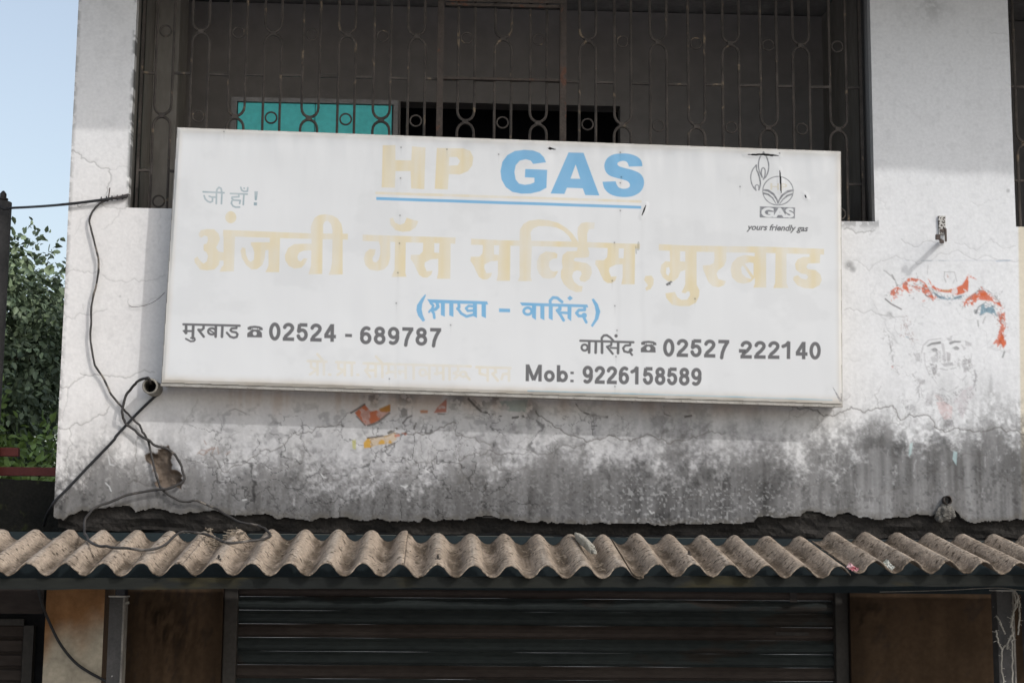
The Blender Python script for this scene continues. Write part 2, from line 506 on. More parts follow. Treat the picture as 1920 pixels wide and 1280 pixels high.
# the band of soot and algae along the foot of the parapet
gx = np.array([60, 105, 180, 250, 400, 600, 800, 900, 1000, 1200, 1400, 1500, 1600, 1750, 1900, 2100], np.float32)
gy = np.array([885, 884, 882, 878, 886, 900, 900, 882, 862, 845, 850, 852, 832, 817, 808, 808], np.float32)
gd = np.array([.075, .075, .09, .13, .13, .095, .10, .105, .10, .078, .075, .075, .085, .085, .085, .09], np.float32)
yt = np.interp(px, gx, gy) + (n_str - .5) * 55 + (n_str2 - .5) * 50 + (n_mid - .5) * 45
dk = np.interp(px, gx, gd)
n_cl = fbm(sh, 26, 12, 14, 5, .62); n_gr = fbm(sh, 300, 170, 15, 3, .7); n_st3 = fbm(sh, 210, 34, 16, 4)
gm = sstep(-42, 46, py - yt + (n_cl - .5) * 150 + (n_gr - .5) * 70)
tone = dk * .90 * (0.30 + 1.4 * n_cl) * (0.45 + 1.1 * n_gr) * (.9 + .2 * n_st3)
# on the right the foot is a little bleached
foot = sstep(875, 935, py + (n_cl - .5) * 60) * sstep(1400, 1620, px)
tone = tone + foot * (0.010 + 0.07 * n_st3 * (.4 + 1.2 * n_cl))
gcol = np.stack([tone, tone * 0.965, tone * 0.95], -1)
pat = np.clip(gm * (0.86 + 0.4 * (n_str - .5)), 0, 1)[..., None]
W.rgb = W.rgb * (1 - pat) + gcol * pat
# soft grey wash reaching higher, in runs
gw = sstep(-150, 10, py - yt) * sstep(.36, .66, n_st3 * .25 + n_cl * .5 + n_gr * .25) * .42
W.rgb *= (1 - np.clip(gw, 0, 1) * (1 - gm))[..., None]
dirt = sstep(860, 960, py) * sstep(.42, .62, n_cl * .5 + n_gr * .5)
W.rgb *= (1 - .35 * dirt)[..., None]
# lichen and lime specks
wsp = sstep(0.585, 0.66, n_spk * .5 + n_gr * .5) * sstep(868, 915, py + (n_mid - .5) * 80) * np.interp(px, [100, 600, 1100, 1180, 1460, 1520, 1700, 2000], [.10, .18, .3, .85, .8, .3, .15, .2]).astype(np.float32)
W.rgb = W.rgb * (1 - 0.42 * wsp[..., None]) + 0.42 * wsp[..., None] * 0.5
dsp = sstep(0.63, 0.70, vnoise(sh, 430, 260, 8) * .5 + n_fine * .5) * sstep(800, 900, py + (n_mid - .5) * 80)
W.rgb *= (1 - 0.28 * dsp)[..., None]
# dark growth spots
for (x, y, r, a) in [(800, 888, 16, .7), (925, 835, 10, .5), (830, 842, 8, .4), (960, 800, 9, .4), (720, 886, 14, .4), (1140, 872, 26, .4), (1210, 878, 30, .4), (1690, 838, 30, .5), (1752, 818, 36, .5), (1640, 830, 26, .4), (1450, 905, 40, .3),
                     (1330, 900, 60, .3), (550, 900, 30, .3), (470, 880, 26, .3)]:
    d = np.hypot(px - x, (py - y) * 1.1) / r
    mm = np.clip(1.25 - d, 0, 1) * sstep(0.35, 0.6, n_fine) * a
    W.rgb *= (1 - mm)[..., None]
# streaky brown tint right under the sign
mm = sstep(800, 745, py) * sstep(722, 730, py) * sstep(330, 420, px) * sstep(1540, 1420, px) * (0.35 + 0.65 * sstep(.4, .65, n_str2))
W.rgb = W.rgb * (1 - 0.35 * mm[..., None] * np.array([0.5, 0.8, 1.0], np.float32))

# hairline map cracking (Worley edges)
def worley(shape, nx, ny, seed):
    r = np.random.default_rng(seed); H, Wd = shape
    gx_, gy_ = np.meshgrid(np.arange(-1, nx + 1), np.arange(-1, ny + 1))
    pts = np.stack([gx_ + r.random(gx_.shape), gy_ + r.random(gx_.shape)], -1)
    wx = (fbm(shape, nx * 2, ny * 2, seed + 5, 4) - .5) * 0.9; wy = (fbm(shape, nx * 2, ny * 2, seed + 9, 4) - .5) * 0.9
    X = np.linspace(0, nx, Wd)[None, :] + wx; Y = np.linspace(0, ny, H)[:, None] + wy
    ix = np.clip(np.floor(X).astype(int), 0, nx - 1); iy = np.clip(np.floor(Y).astype(int), 0, ny - 1)
    f1 = np.full(shape, 9., np.float32); f2 = f1.copy()
    for dy in (-1, 0, 1):
        for dx in (-1, 0, 1):
            q = pts[np.clip(iy + dy + 1, 0, ny + 1), np.clip(ix + dx + 1, 0, nx + 1)]
            d = np.hypot(q[..., 0] - X, q[..., 1] - Y).astype(np.float32)
            f2 = np.where(d < f1, f1, np.minimum(f2, d)); f1 = np.minimum(f1, d)
    return f2 - f1


depth = np.zeros(sh, np.float32)
e1 = worley(sh, 34, 21, 31)
zone = sstep(755, 800, py) * sstep(320, 390, px) * sstep(1420, 1120, px) * sstep(.40, .55, fbm(sh, 12, 9, 33))
c1 = sstep(0.040, 0.012, e1) * zone
W.rgb *= (1 - 0.55 * c1)[..., None]; depth += 0.0006 * c1
e2 = worley(sh, 15, 9, 37)
zone = (sstep(300, 200, px) * sstep(760, 840, py) + sstep(1500, 1650, px) * 0.25 * sstep(420, 600, py)) * sstep(.42, .56, fbm(sh, 9, 7, 39))
c2 = sstep(0.020, 0.006, e2) * zone
W.rgb *= (1 - 0.5 * c2)[..., None]

DK = (0.10, 0.09, 0.08)
CR = [
    ([(135, 282), (152, 298), (175, 303), (190, 316), (206, 318), (209, 330), (203, 345), (200, 362)], 2.0, .6),
    ([(206, 318), (225, 312), (240, 314)], 1.2, .35),
    ([(128, 384), (150, 388), (163, 381), (185, 380), (205, 372), (222, 368), (243, 366)], 2.6, .75),
    ([(185, 380), (215, 389), (243, 388)], 1.6, .45),
    ([(225, 392), (222, 405), (207, 422), (190, 430)], 1.4, .35),
    ([(140, 440), (150, 420), (163, 405)], 1.4, .25),
    ([(126, 512), (150, 509), (182, 508)], 1.6, .45), ([(192, 515), (207, 526), (240, 528), (275, 527), (310, 516)], 1.5, .40),
    ([(120, 588), (150, 586), (182, 583), (200, 580)], 1.4, .45), ([(155, 570), (157, 582)], 1.2, .35),
    ([(240, 560), (243, 575), (270, 574), (295, 560), (308, 550)], 1.6, .4),
    ([(150, 700), (175, 703), (205, 706), (225, 706), (250, 703), (290, 698)], 1.8, .6),
    ([(113, 725), (128, 727), (140, 715), (160, 703)], 2.0, .6), ([(128, 727), (124, 755), (118, 790)], 1.5, .4),
    ([(108, 800), (130, 803), (155, 795), (175, 783), (195, 778), (205, 762)], 1.8, .55), ([(130, 803), (128, 840), (122, 900), (119, 960)], 1.6, .45),
    ([(155, 850), (158, 890), (160, 930)], 1.4, .35), ([(200, 795), (205, 850), (212, 905)], 1.3, .3),
    ([(258, 790), (256, 840), (254, 905)], 2.4, .45), ([(240, 905), (262, 904), (275, 910), (288, 903), (300, 903)], 2.2, .6),
    ([(276, 735), (330, 800)], 1.0, .0),
    ([(370, 748), (360, 770), (345, 795), (335, 812)], 1.4, .35),
    ([(345, 862), (375, 868), (395, 855), (420, 845)], 1.4, .5), ([(430, 770), (455, 772), (462, 776)], 1.8, .6),
    ([(395, 850), (410, 870), (440, 872), (470, 858), (500, 842), (530, 835), (560, 815), (600, 800), (640, 796)], 2.0, .7),
    ([(500, 842), (505, 862), (485, 880)], 1.5, .5), ([(560, 815), (575, 840), (560, 870), (540, 880)], 1.5, .45),
    ([(640, 790), (650, 775), (660, 772)], 1.8, .6), ([(622, 812), (640, 790)], 1.6, .5), ([(700, 798), (701, 815)], 1.8, .6),
    ([(690, 820), (720, 818), (740, 812), (762, 813), (780, 810), (790, 814), (808, 811), (825, 800), (842, 794), (855, 793)], 2.4, .75),
    ([(754, 800), (762, 812)], 1.5, .5), ([(795, 785), (792, 800), (783, 808)], 1.4, .5), ([(792, 815), (790, 835), (793, 860)], 1.4, .45),
    ([(855, 816), (880, 820), (900, 830), (920, 833)], 1.9, .65), ([(736, 860), (740, 862), (760, 862), (780, 868), (805, 868), (815, 865)], 1.5, .5),
    ([(860, 862), (870, 855), (900, 854), (930, 850), (960, 851)], 2.0, .7), ([(860, 862), (866, 875), (870, 890), (862, 905)], 1.6, .55),
    ([(676, 895), (690, 893), (705, 888), (740, 885), (770, 888)], 1.8, .55), ([(560, 900), (640, 901), (720, 899), (800, 902), (900, 903), (1100, 907), (1330, 910), (1500, 912), (1700, 913), (1920, 913)], 1.6, .38),
    ([(1005, 770), (1018, 782), (1040, 800), (1060, 812), (1080, 818), (1100, 828), (1120, 822), (1140, 816), (1160, 822), (1180, 827), (1200, 820), (1215, 814), (1240, 822), (1255, 832), (1280, 826)], 2.2, .75),
    ([(1100, 828), (1095, 845), (1098, 870)], 1.5, .45), ([(855, 816), (850, 800), (852, 780)], 1.3, .4), ([(960, 851), (990, 846), (1040, 848), (1080, 838), (1100, 828)], 1.8, .55),
    ([(920, 850), (935, 880), (960, 885), (985, 876), (1000, 885)], 1.6, .5), ([(985, 876), (978, 905), (975, 930)], 1.4, .4), ([(905, 905), (908, 940), (910, 970)], 1.4, .35),
    ([(1280, 826), (1300, 818), (1322, 812), (1360, 812)], 2.0, .6), ([(1265, 850), (1300, 862), (1350, 848)], 1.6, .4), ([(1240, 765), (1242, 800), (1236, 830)], 1.2, .3),
    ([(1248, 760), (1250, 800)], 1.2, .25),
    ([(1485, 762), (1515, 763), (1533, 768), (1545, 780), (1565, 779), (1580, 772), (1600, 766), (1622, 773), (1650, 766), (1675, 760), (1683, 778), (1692, 787), (1705, 776), (1725, 779), (1745, 781), (1757, 803), (1800, 805), (1850, 808), (1920, 815)], 2.2, .72),
    ([(1655, 785), (1660, 800), (1690, 795)], 1.4, .4), ([(1583, 430), (1600, 432), (1620, 436), (1640, 432)], 2.4, .55), ([(1636, 428), (1630, 440)], 1.6, .4),
    ([(1690, 448), (1705, 458), (1725, 460), (1755, 454)], 1.4, .45), ([(1790, 455), (1815, 463), (1835, 467), (1880, 466), (1905, 461)], 1.2, .35),
    ([(1657, 507), (1668, 515), (1675, 522), (1682, 535)], 2.0, .6), ([(1583, 581), (1620, 587), (1650, 590), (1665, 591), (1700, 592)], 1.4, .45),
    ([(1600, 488), (1660, 488), (1740, 489), (1830, 488), (1910, 489)], 1.5, .34), ([(1700, 630), (1790, 640), (1870, 628)], 1.0, .22),
    ([(1585, 672), (1610, 676)], 1.0, .3), ([(1780, 766), (1815, 766), (1828, 775), (1835, 782), (1852, 777)], 1.2, .35), ([(1855, 60), (1880, 63), (1888, 66)], 1.2, .3),
    ([(1640, 370), (1660, 380), (1665, 392), (1645, 395)], 1.1, .25), ([(1820, 378), (1840, 385), (1870, 374)], 1.1, .25),
    ([(300, 395), (296, 420), (300, 470)], 1.0, .2), ([(183, 480), (190, 500)], 1.4, .3),
    ([(165, 840), (172, 870), (168, 900)], 1.3, .3), ([(1795, 900), (1800, 925), (1798, 950)], 1.2, .3), ([(1720, 880), (1724, 930)], 1.2, .3),
]
for i, (pts, w, a) in enumerate(CR):
    if a <= 0: continue
    q = crack(pts, 0.16, 4, i)
    W.stroke(q, w * 0.95, DK, a * (.95 if pts[0][1] > 740 else .72))
    s, d = W.dist_stroke(q, w)
    depth[s] += 0.0012 * a * np.clip(1 - d / 2.5, 0, 1)
# thin branches that wander off the long cracks
rr = random.Random(5)
for i, (pts, w, a) in enumerate(CR):
    if a < .5 or len(pts) < 4 or pts[0][1] < 740: continue
    for k in range(len(pts)):
        if rr.random() < .55:
            x, y = pts[k]; g_ = rr.choice((-1, 1)) * rr.uniform(.9, 2.2)
            L = rr.uniform(18, 48)
            W.stroke(crack([(x, y), (x + L * math.cos(g_) * .5, y + L * math.sin(g_) * .5), (x + L * math.cos(g_ + .4), y + L * math.sin(g_ + .4))], .2, 4, i * 40 + k), 1.4, DK, .35)

# remains of old painting under the sign
fl = sstep(0.40, 0.50, fbm(sh, 130, 80, 51, 3)); fl2 = sstep(0.42, 0.50, fbm(sh, 200, 120, 52, 3))
T6 = lambda pts: [(640 + u / 6.0, 730 + v / 6.0) for u, v in pts]
W.poly(T6([(150, 262), (262, 165), (330, 248), (430, 225), (548, 165), (552, 240), (485, 310), (380, 370), (300, 402), (265, 398)]), (0.44, 0.125, 0.055), .95, mask=.55 + .45 * fl)
W.poly(T6([(420, 215), (550, 165), (552, 240), (485, 300), (440, 290)]), (0.38, 0.20, 0.05), .8, mask=fl)
W.stroke(T6([(110, 262), (170, 225), (262, 165)]), 3.5, (0.08, 0.07, 0.065), .85); W.stroke(T6([(170, 300), (270, 405)]), 2.2, (0.10, 0.07, 0.06), .8)
W.stroke(T6([(300, 405), (400, 375), (540, 265)]), 4, (0.12, 0.10, 0.09), .8)
W.poly(T6([(295, 545), (450, 532), (610, 480), (625, 560), (560, 605), (420, 620), (330, 650), (255, 662), (250, 600)]), (0.50, 0.29, 0.055), .95, mask=.4 + .6 * fl)
W.stroke(T6([(290, 548), (430, 530), (460, 525)]), 2.2, (0.07, 0.06, 0.05), .85); W.stroke(T6([(500, 640), (600, 605)]), 4, (0.10, 0.08, 0.06), .8, mask=fl2)
W.stroke(T6([(530, 490), (560, 470), (620, 440)]), 5, (0.09, 0.08, 0.06), .85, mask=fl2); W.stroke(T6([(610, 520), (720, 500)]), 5, (0.42, 0.14, 0.08), .8, mask=fl2)
W.stroke(T6([(690, 535), (720, 490)]), 4, (0.12, 0.07, 0.06), .7, mask=fl2)
W.poly(T6([(1080, 200), (1190, 95), (1180, 255), (1040, 262)]), (0.40, 0.13, 0.085), .85, mask=.45 + .55 * fl)
W.stroke(T6([(1035, 270), (1180, 280)]), 2.5, (0.1, 0.08, 0.07), .7, mask=fl2)
W.poly(T6([(885, 235), (985, 215), (985, 265), (890, 265)]), (0.42, 0.17, 0.07), .8, mask=fl2)
W.poly(T6([(120, 570), (165, 565), (165, 675), (128, 665)]), (0.42, 0.40, 0.13), .75, mask=fl2)
W.poly(T6([(640, 200), (740, 190), (745, 290), (660, 320)]), (0.19, 0.18, 0.17), .7, mask=fl2)
W.stroke(T6([(690, 380), (740, 320), (790, 295)]), 3, (0.07, 0.06, 0.06), .8, mask=.5 + .5 * fl2); W.stroke(T6([(815, 440), (840, 380)]), 3, (0.08, 0.07, 0.06), .8, mask=.5 + .5 * fl2)
W.stroke(T6([(1430, 105), (1500, 180), (1570, 245)]), 4, (0.10, 0.09, 0.085), .8)
W.stroke(T6([(1600, 250), (1720, 290), (1900, 320), (2060, 300)]), 4, (0.07, 0.065, 0.06), .85, mask=fl2)
W.poly([(935, 752), (990, 748), (985, 773), (950, 770)], (0.20, 0.30, 0.27), .5, mask=fl)
for x, y in ((930, 742), (900, 752), (1000, 770), (760, 745), (700, 742), (860, 748)):
    d = np.hypot(px - x, py - y) / 22
    W.rgb *= (1 - .5 * np.clip(1.2 - d, 0, 1) * fl2)[..., None]
q = smooth([(1080, 757), (1090, 770), (1110, 778), (1138, 782)], 6)
W.stroke(q, [2 + 3 * i / len(q) for i in range(len(q))], (0.09, 0.08, 0.075), .8, mask=.4 + .6 * fl)
W.stroke([(1185, 752), (1187, 775), (1170, 780)], 3, (0.10, 0.09, 0.085), .6, mask=fl2); W.stroke([(1285, 781), (1296, 779)], 4, (0.07, 0.06, 0.055), .8)
W.stroke([(1245, 762), (1246, 776), (1265, 782)], 2.5, (0.10, 0.09, 0.085), .6, mask=fl2)
# brown scrawl
for q in ([(370, 851), (378, 843), (388, 845), (382, 853), (372, 848)], [(386, 850), (398, 838)], [(388, 843), (405, 840)], [(398, 849), (402, 838)], [(410, 850), (408, 838)], [(424, 852), (432, 846)], [(383, 826), (387, 833)]):
    W.stroke(q, 1.6, (0.25, 0.15, 0.11), .7)
W.poly([(1706, 832), (1712, 828), (1709, 850), (1704, 856)], (0.45, 0.58, 0.58), .7); W.poly([(1788, 845), (1795, 847), (1793, 872), (1786, 860)], (0.45, 0.60, 0.62), .6)
for k in range(26):
    x = rr.uniform(1550, 1900); y = rr.uniform(815, 960); L = rr.uniform(6, 40)
    W.stroke(crack([(x, y), (x + rr.uniform(-3, 3), y + L)], .1, 2, k), rr.uniform(1, 4), (.42, .42, .43), .35, mask=fl2)

# the flaking painted portrait on the right pier
ORG = (0.60, 0.125, 0.045); GRY = (0.20, 0.19, 0.19); BLU = (0.10, 0.24, 0.32)
A = lambda pts: [(1640 + u / 6.4, 390 + v / 6.4) for u, v in pts]
B = lambda pts: [(1640 + u / 5.818, 580 + v / 5.818) for u, v in pts]
W.poly(A([(640, 845), (690, 910), (760, 965), (850, 985), (950, 965), (1050, 920), (1095, 850), (1120, 785), (1165, 820), (1225, 860), (1135, 830), (1125, 900), (1120, 1000), (1050, 1030), (940, 1055), (915, 1015), (830, 1010), (760, 1000), (690, 960)]), ORG, .92, mask=.2 + .8 * sstep(.43, .50, fbm(sh, 170, 100, 61, 3) * .5 + n_gr * .5))
W.stroke(A([(640, 850), (660, 920), (700, 985)]), 1.8, GRY, .7, mask=fl2); W.stroke(A([(800, 990), (920, 985)]), 3, (0.50, 0.36, 0.2), .7, mask=fl)
W.poly(A([(185, 1050), (195, 990), (270, 940), (340, 905), (400, 850), (440, 835), (540, 860), (600, 890), (650, 980), (700, 1060), (720, 1100), (640, 1060), (560, 1000), (480, 1000), (420, 1020), (340, 990), (280, 1000), (230, 1060)]), ORG, .85, mask=sstep(.455, .52, fbm(sh, 170, 100, 61, 3) * .5 + n_gr * .5))
W.stroke(A([(400, 850), (540, 860), (600, 900), (660, 1000), (715, 1090)]), 2.2, ORG, .8, mask=fl); W.stroke(A([(270, 930), (400, 905), (520, 960), (640, 1060), (690, 1110)]), 2.0, GRY, .7, mask=fl2)
W.stroke(A([(430, 1040), (480, 1015), (580, 1030), (640, 1060)]), 2.2, GRY, .8, mask=fl2); W.stroke(A([(320, 1160), (340, 1100), (420, 1045)]), 2.0, GRY, .75, mask=fl2)
W.stroke(A([(130, 1090), (200, 1150), (320, 1212)]), 2.6, (.12, .11, .11), .8); W.stroke(A([(210, 800), (250, 880), (265, 930)]), 2.5, GRY, .6, mask=fl2)
W.poly(A([(380, 1190), (390, 1120), (480, 1060), (520, 1080), (440, 1180), (400, 1220)]), GRY, .4, mask=sstep(.52, .58, n_fine)); W.stroke(A([(430, 800), (432, 1040)]), 1.4, (.75, .73, .72), .8)
q = A([(720, 1020), (780, 1070), (850, 1085), (950, 1085), (1040, 1060)])
W.stroke(q, 4.5, BLU, .65, mask=fl2); W.stroke(q, 2, (.08, .09, .10), .7, mask=sstep(.5, .56, n_fine))
W.poly(A([(1065, 1180), (1075, 1110), (1150, 1050), (1250, 985), (1330, 985), (1430, 1030), (1500, 1120), (1530, 1200), (1500, 1180), (1420, 1120), (1330, 1110), (1230, 1100), (1190, 1180), (1120, 1190)]), ORG, .85, mask=sstep(.455, .52, fbm(sh, 150, 90, 63, 3) * .5 + n_gr * .5))
W.poly(A([(1260, 1020), (1330, 1000), (1370, 1060), (1330, 1100), (1290, 1090)]), ORG, .85, mask=.3 + .7 * fl); W.stroke(A([(1150, 1070), (1250, 985), (1350, 990), (1450, 1060), (1520, 1180)]), 1.6, GRY, .7, mask=fl2)
W.poly(A([(1280, 1160), (1370, 1140), (1440, 1220), (1460, 1290), (1340, 1250), (1260, 1290)]), BLU, .75, mask=sstep(.45, .52, n_fine)); W.stroke(A([(1205, 1280), (1240, 1190), (1330, 1130), (1430, 1190)]), 2.2, (.12, .13, .14), .7, mask=fl2)
W.poly(B([(1350, 60), (1420, 30), (1420, 130), (1430, 260), (1435, 380), (1400, 430), (1380, 370), (1340, 410), (1285, 380), (1340, 300), (1370, 180)]), ORG, .8, mask=sstep(.45, .52, fbm(sh, 210, 130, 65, 3) * .5 + n_gr * .5))
W.poly(B([(1390, 260), (1430, 370), (1400, 400), (1350, 340)]), ORG, .85); W.stroke(B([(1415, 460), (1395, 520)]), 3, (.12, .13, .13), .7)
W.poly(B([(1080, 0), (1130, 0), (1110, 60), (1090, 60)]), (.15, .15, .16), .6, mask=fl2); W.stroke(B([(1205, 80), (1180, 150)]), 2, GRY, .5); W.stroke(B([(1120, 90), (1130, 180)]), 3, GRY, .4, mask=fl2)
W.stroke(A([(840, 770), (835, 830), (855, 890)]), 1.8, GRY, .45); W.stroke(A([(840, 765), (960, 770), (985, 880)]), 1.6, GRY, .4); W.poly(A([(870, 790), (890, 830), (870, 835)]), (.45, .2, .16), .6); W.stroke(A([(940, 900), (960, 860)]), 1.5, GRY, .4)
W.stroke(A([(640, 690), (632, 790)]), 1.6, GRY, .35); W.poly(A([(1210, 940), (1240, 870), (1255, 920)]), GRY, .45, mask=fl)
W.stroke(A([(560, 632), (860, 632)]), 1.8, (.25, .28, .32), .5, mask=fl2); W.stroke(A([(1460, 640), (1620, 628)]), 2.2, (.28, .36, .48), .6); W.stroke(A([(320, 630), (1710, 630)]), 1.6, (.40, .43, .48), .35, mask=fl)
FG = (0.22, 0.21, 0.22); LG = (0.36, 0.345, 0.355)
W.stroke(B([(575, 400), (620, 375), (710, 362)]), [2, 4, 5], (.10, .10, .10), .75); W.stroke(B([(825, 368), (870, 352), (935, 352)]), [5, 4, 2.5], (.11, .11, .11), .7)
W.stroke(B([(510, 470), (530, 390), (590, 335), (720, 318)]), 2, LG, .6); W.stroke(B([(830, 300), (950, 285), (1040, 285)]), 3.5, FG, .4, mask=fl); W.poly(B([(780, 310), (840, 310), (845, 345), (800, 345)]), LG, .5)
for cx_, cy_ in ((655, 440), (890, 422)):
    W.stroke(B([(cx_ - 40, cy_), (cx_, cy_ - 18), (cx_ + 30, cy_ + 4)]), 1.8, GRY, .6); W.stroke(B([(cx_ - 12, cy_ + 2), (cx_ + 10, cy_ + 4)]), 6, (.16, .16, .16), .6)
W.stroke(B([(740, 380), (755, 470), (760, 560)]), 5, LG, .45); W.poly(B([(780, 460), (830, 480), (825, 560), (790, 570)]), LG, .6); W.poly(B([(725, 590), (850, 575), (860, 610), (760, 625)]), FG, .45)
W.poly(B([(610, 600), (680, 590), (670, 700), (640, 700)]), FG, .5, mask=.4 + .6 * fl2); W.poly(B([(940, 560), (1050, 530), (1050, 640), (990, 690), (950, 620)]), FG, .35, mask=fl2)
W.poly(B([(985, 340), (1060, 370), (1050, 400), (990, 395)]), LG, .5); W.poly(B([(940, 380), (1000, 420), (970, 450)]), LG, .45); W.stroke(B([(1060, 420), (1050, 560)]), 1.6, FG, .4, mask=fl)
W.poly(B([(610, 520), (690, 470), (690, 600), (630, 620)]), FG, .35, mask=fl2); W.poly(B([(420, 470), (490, 450), (500, 560), (450, 560)]), LG, .35, mask=fl2)
W.poly(B([(670, 1010), (760, 1000), (850, 1060), (840, 1190), (760, 1200), (700, 1110)]), (.58, .40, .39), .5, mask=.5 + .5 * fl); W.poly(B([(650, 930), (700, 930), (760, 990), (700, 1000)]), (.52, .42, .41), .5, mask=.5 + .5 * fl)
W.poly(B([(860, 1010), (960, 880), (1060, 830), (1100, 940), (1030, 990), (960, 1200), (900, 1080)]), (.50, .44, .46), .45, mask=.4 + .6 * fl); W.stroke(B([(1090, 670), (1105, 730), (1080, 850)]), 3.5, FG, .45)
W.poly(B([(570, 900), (640, 890), (630, 1050), (550, 1050)]), LG, .4, mask=.4 + .6 * fl); W.stroke(B([(500, 780), (480, 880), (490, 960)]), 2.5, FG, .35, mask=fl); W.poly(B([(500, 770), (550, 760), (545, 810), (510, 820)]), FG, .4, mask=.5 + .5 * fl)
W.stroke(B([(740, 930), (820, 1000), (900, 910), (960, 870)]), 2, FG, .4, mask=fl2); W.poly(B([(760, 1210), (850, 1200), (870, 1280), (770, 1280)]), FG, .4, mask=fl2)
W.stroke(B([(105, 220), (150, 290), (165, 380), (185, 460), (200, 560), (195, 620)]), 2.4, FG, .5, mask=fl2); W.poly(B([(165, 610), (210, 610), (200, 645)]), (.5, .2, .14), .5, mask=fl2)
W.stroke(B([(230, 620), (330, 690), (470, 760)]), 3, FG, .5, mask=sstep(.52, .57, n_fine)); W.stroke(B([(320, 130), (325, 200), (400, 160)]), 2, GRY, .4, mask=fl2); W.stroke(B([(330, 255), (410, 262)]), 2.5, GRY, .5, mask=fl2)
W.stroke(B([(345, 300), (410, 320)]), 3, BLU, .35, mask=fl2); W.poly(B([(340, 980), (380, 970), (440, 1060), (330, 1150)]), FG, .35, mask=sstep(.5, .56, n_fine)); W.poly(B([(1180, 410), (1480, 380), (1480, 470), (1400, 480)]), LG, .2, mask=fl2)
# flecks left along the outlines
rf = random.Random(77)
def flecks(pts, n, spread, col, a, sz=1.6):
    pts = smooth(pts, 5)
    for _ in range(n):
        x, y = pts[rf.randrange(len(pts))]
        x += rf.gauss(0, spread); y += rf.gauss(0, spread)
        g_ = rf.uniform(0, 6.28); L = rf.uniform(1, 5)
        W.stroke([(x, y), (x + L * math.cos(g_), y + L * math.sin(g_))], rf.uniform(.8, sz), col, a * rf.uniform(.5, 1))
flecks(A([(185, 1050), (300, 930), (440, 850), (600, 920), (710, 1100)]), 90, 5, GRY, .55)
flecks(A([(240, 1060), (400, 960), (560, 960), (690, 1090)]), 60, 4, ORG, .7, 2.4)
flecks(A([(1065, 1190), (1150, 1050), (1300, 985), (1450, 1060), (1540, 1230)]), 90, 4, GRY, .5)
flecks(A([(1120, 1150), (1250, 1050), (1400, 1080), (1510, 1190)]), 50, 4, ORG, .7, 2.4)
flecks(A([(1220, 1290), (1300, 1190), (1400, 1190), (1470, 1290)]), 60, 5, (.12, .17, .21), .55)
flecks(A([(720, 1010), (850, 1080), (1040, 1060)]), 60, 3, (.12, .17, .22), .5)
flecks(B([(1360, 40), (1400, 200), (1370, 400)]), 70, 4, (.35, .09, .05), .6, 2.2)
flecks(B([(600, 560), (640, 660), (660, 720)]), 50, 4, GRY, .5); flecks(B([(900, 600), (1000, 560), (1040, 650)]), 80, 5, GRY, .45)
flecks(B([(480, 780), (490, 900), (560, 1000), (620, 1100)]), 60, 5, FG, .45); flecks(B([(650, 880), (720, 950), (820, 1000), (920, 900)]), 80, 5, FG, .5)
flecks(B([(1100, 680), (1080, 850), (1000, 1000), (950, 1180)]), 70, 4, FG, .5); flecks(B([(110, 230), (170, 400), (200, 600), (330, 690), (500, 770)]), 70, 4, GRY, .45)
flecks(B([(330, 120), (340, 250), (400, 320)]), 50, 5, (.3, .18, .16), .5); flecks(B([(340, 980), (380, 1060), (430, 1100)]), 40, 6, FG, .45); flecks(B([(780, 1220), (840, 1260)]), 30, 6, FG, .5)
flecks(B([(420, 450), (480, 520), (490, 570)]), 30, 6, FG, .35); flecks(B([(700, 470), (720, 520), (760, 560)]), 40, 4, FG, .4)
W.stroke(B([(620, 730), (700, 840), (800, 900), (900, 850), (1000, 720)]), 1.8, FG, .35, mask=fl2); W.stroke(B([(690, 640), (780, 660), (870, 640)]), 2.2, FG, .45, mask=fl2)
W.stroke(B([(540, 480), (550, 600), (600, 720)]), 2.0, LG, .45, mask=fl)
# smudges and small marks
for (x, y, r_, a) in [(1592, 497, 9, .5), (1600, 505, 6, .4), (1618, 45, 6, .3), (1735, 15, 40, .10), (1890, 358, 4, .4), (1605, 360, 4, .2), (1752, 10, 22, .15), (1790, 20, 14, .1), (1668, 591, 7, .5), (1720, 8, 60, .05), (225, 555, 2.5, .3)]:
    d = np.hypot(px - x, py - y) / r_
    W.rgb *= (1 - a * np.clip(1.3 - d, 0, 1) * (.4 + .6 * fl2))[..., None]
# white scratches in the soot
for q in ([(203, 855), (206, 870), (213, 872)], [(272, 760), (276, 762)], [(198, 905), (205, 912), (208, 920)], [(752, 910), (760, 913), (764, 910)], [(1218, 957), (1222, 962), (1226, 960)], [(602, 888), (606, 894), (611, 895)], [(455, 937), (462, 936)]):
    W.stroke(q, 2.2, (.62, .62, .62), .7)
# edges: chips and dark weathering at the corners and sills
e = np.abs(W.X - XL)
W.rgb *= (1 - 0.35 * np.clip(1 - e / 0.02, 0, 1) * (0.3 + fl2))[..., None]
chip = sstep(0.022, 0.0, np.minimum(np.abs(W.X - OX0), 9)) * (W.Z > OZ0 - .01) * sstep(.42, .56, n_fine)
W.rgb = W.rgb * (1 - .75 * chip[..., None]) + .75 * chip[..., None] * .06
sill = sstep(0.04, 0.0, np.abs(W.Z - OZ0 + 0.01)) * ((W.X > OX1 - .16) & (W.X < OX1 + .02))
W.rgb *= (1 - .35 * sill * (.4 + .8 * fl2))[..., None]
lipy = np.interp(px, [p[0] for p in LIP], [p[1] for p in LIP]).astype(np.float32)
lipy = lipy + (n_fine - .5) * 9 + (n_mid - .5) * 5
edge = sstep(16, 1, lipy - py) * (.4 + .6 * fl2)
W.rgb = W.rgb * (1 - .6 * edge[..., None]) + .6 * edge[..., None] * np.array([.10, .09, .075], np.float32)

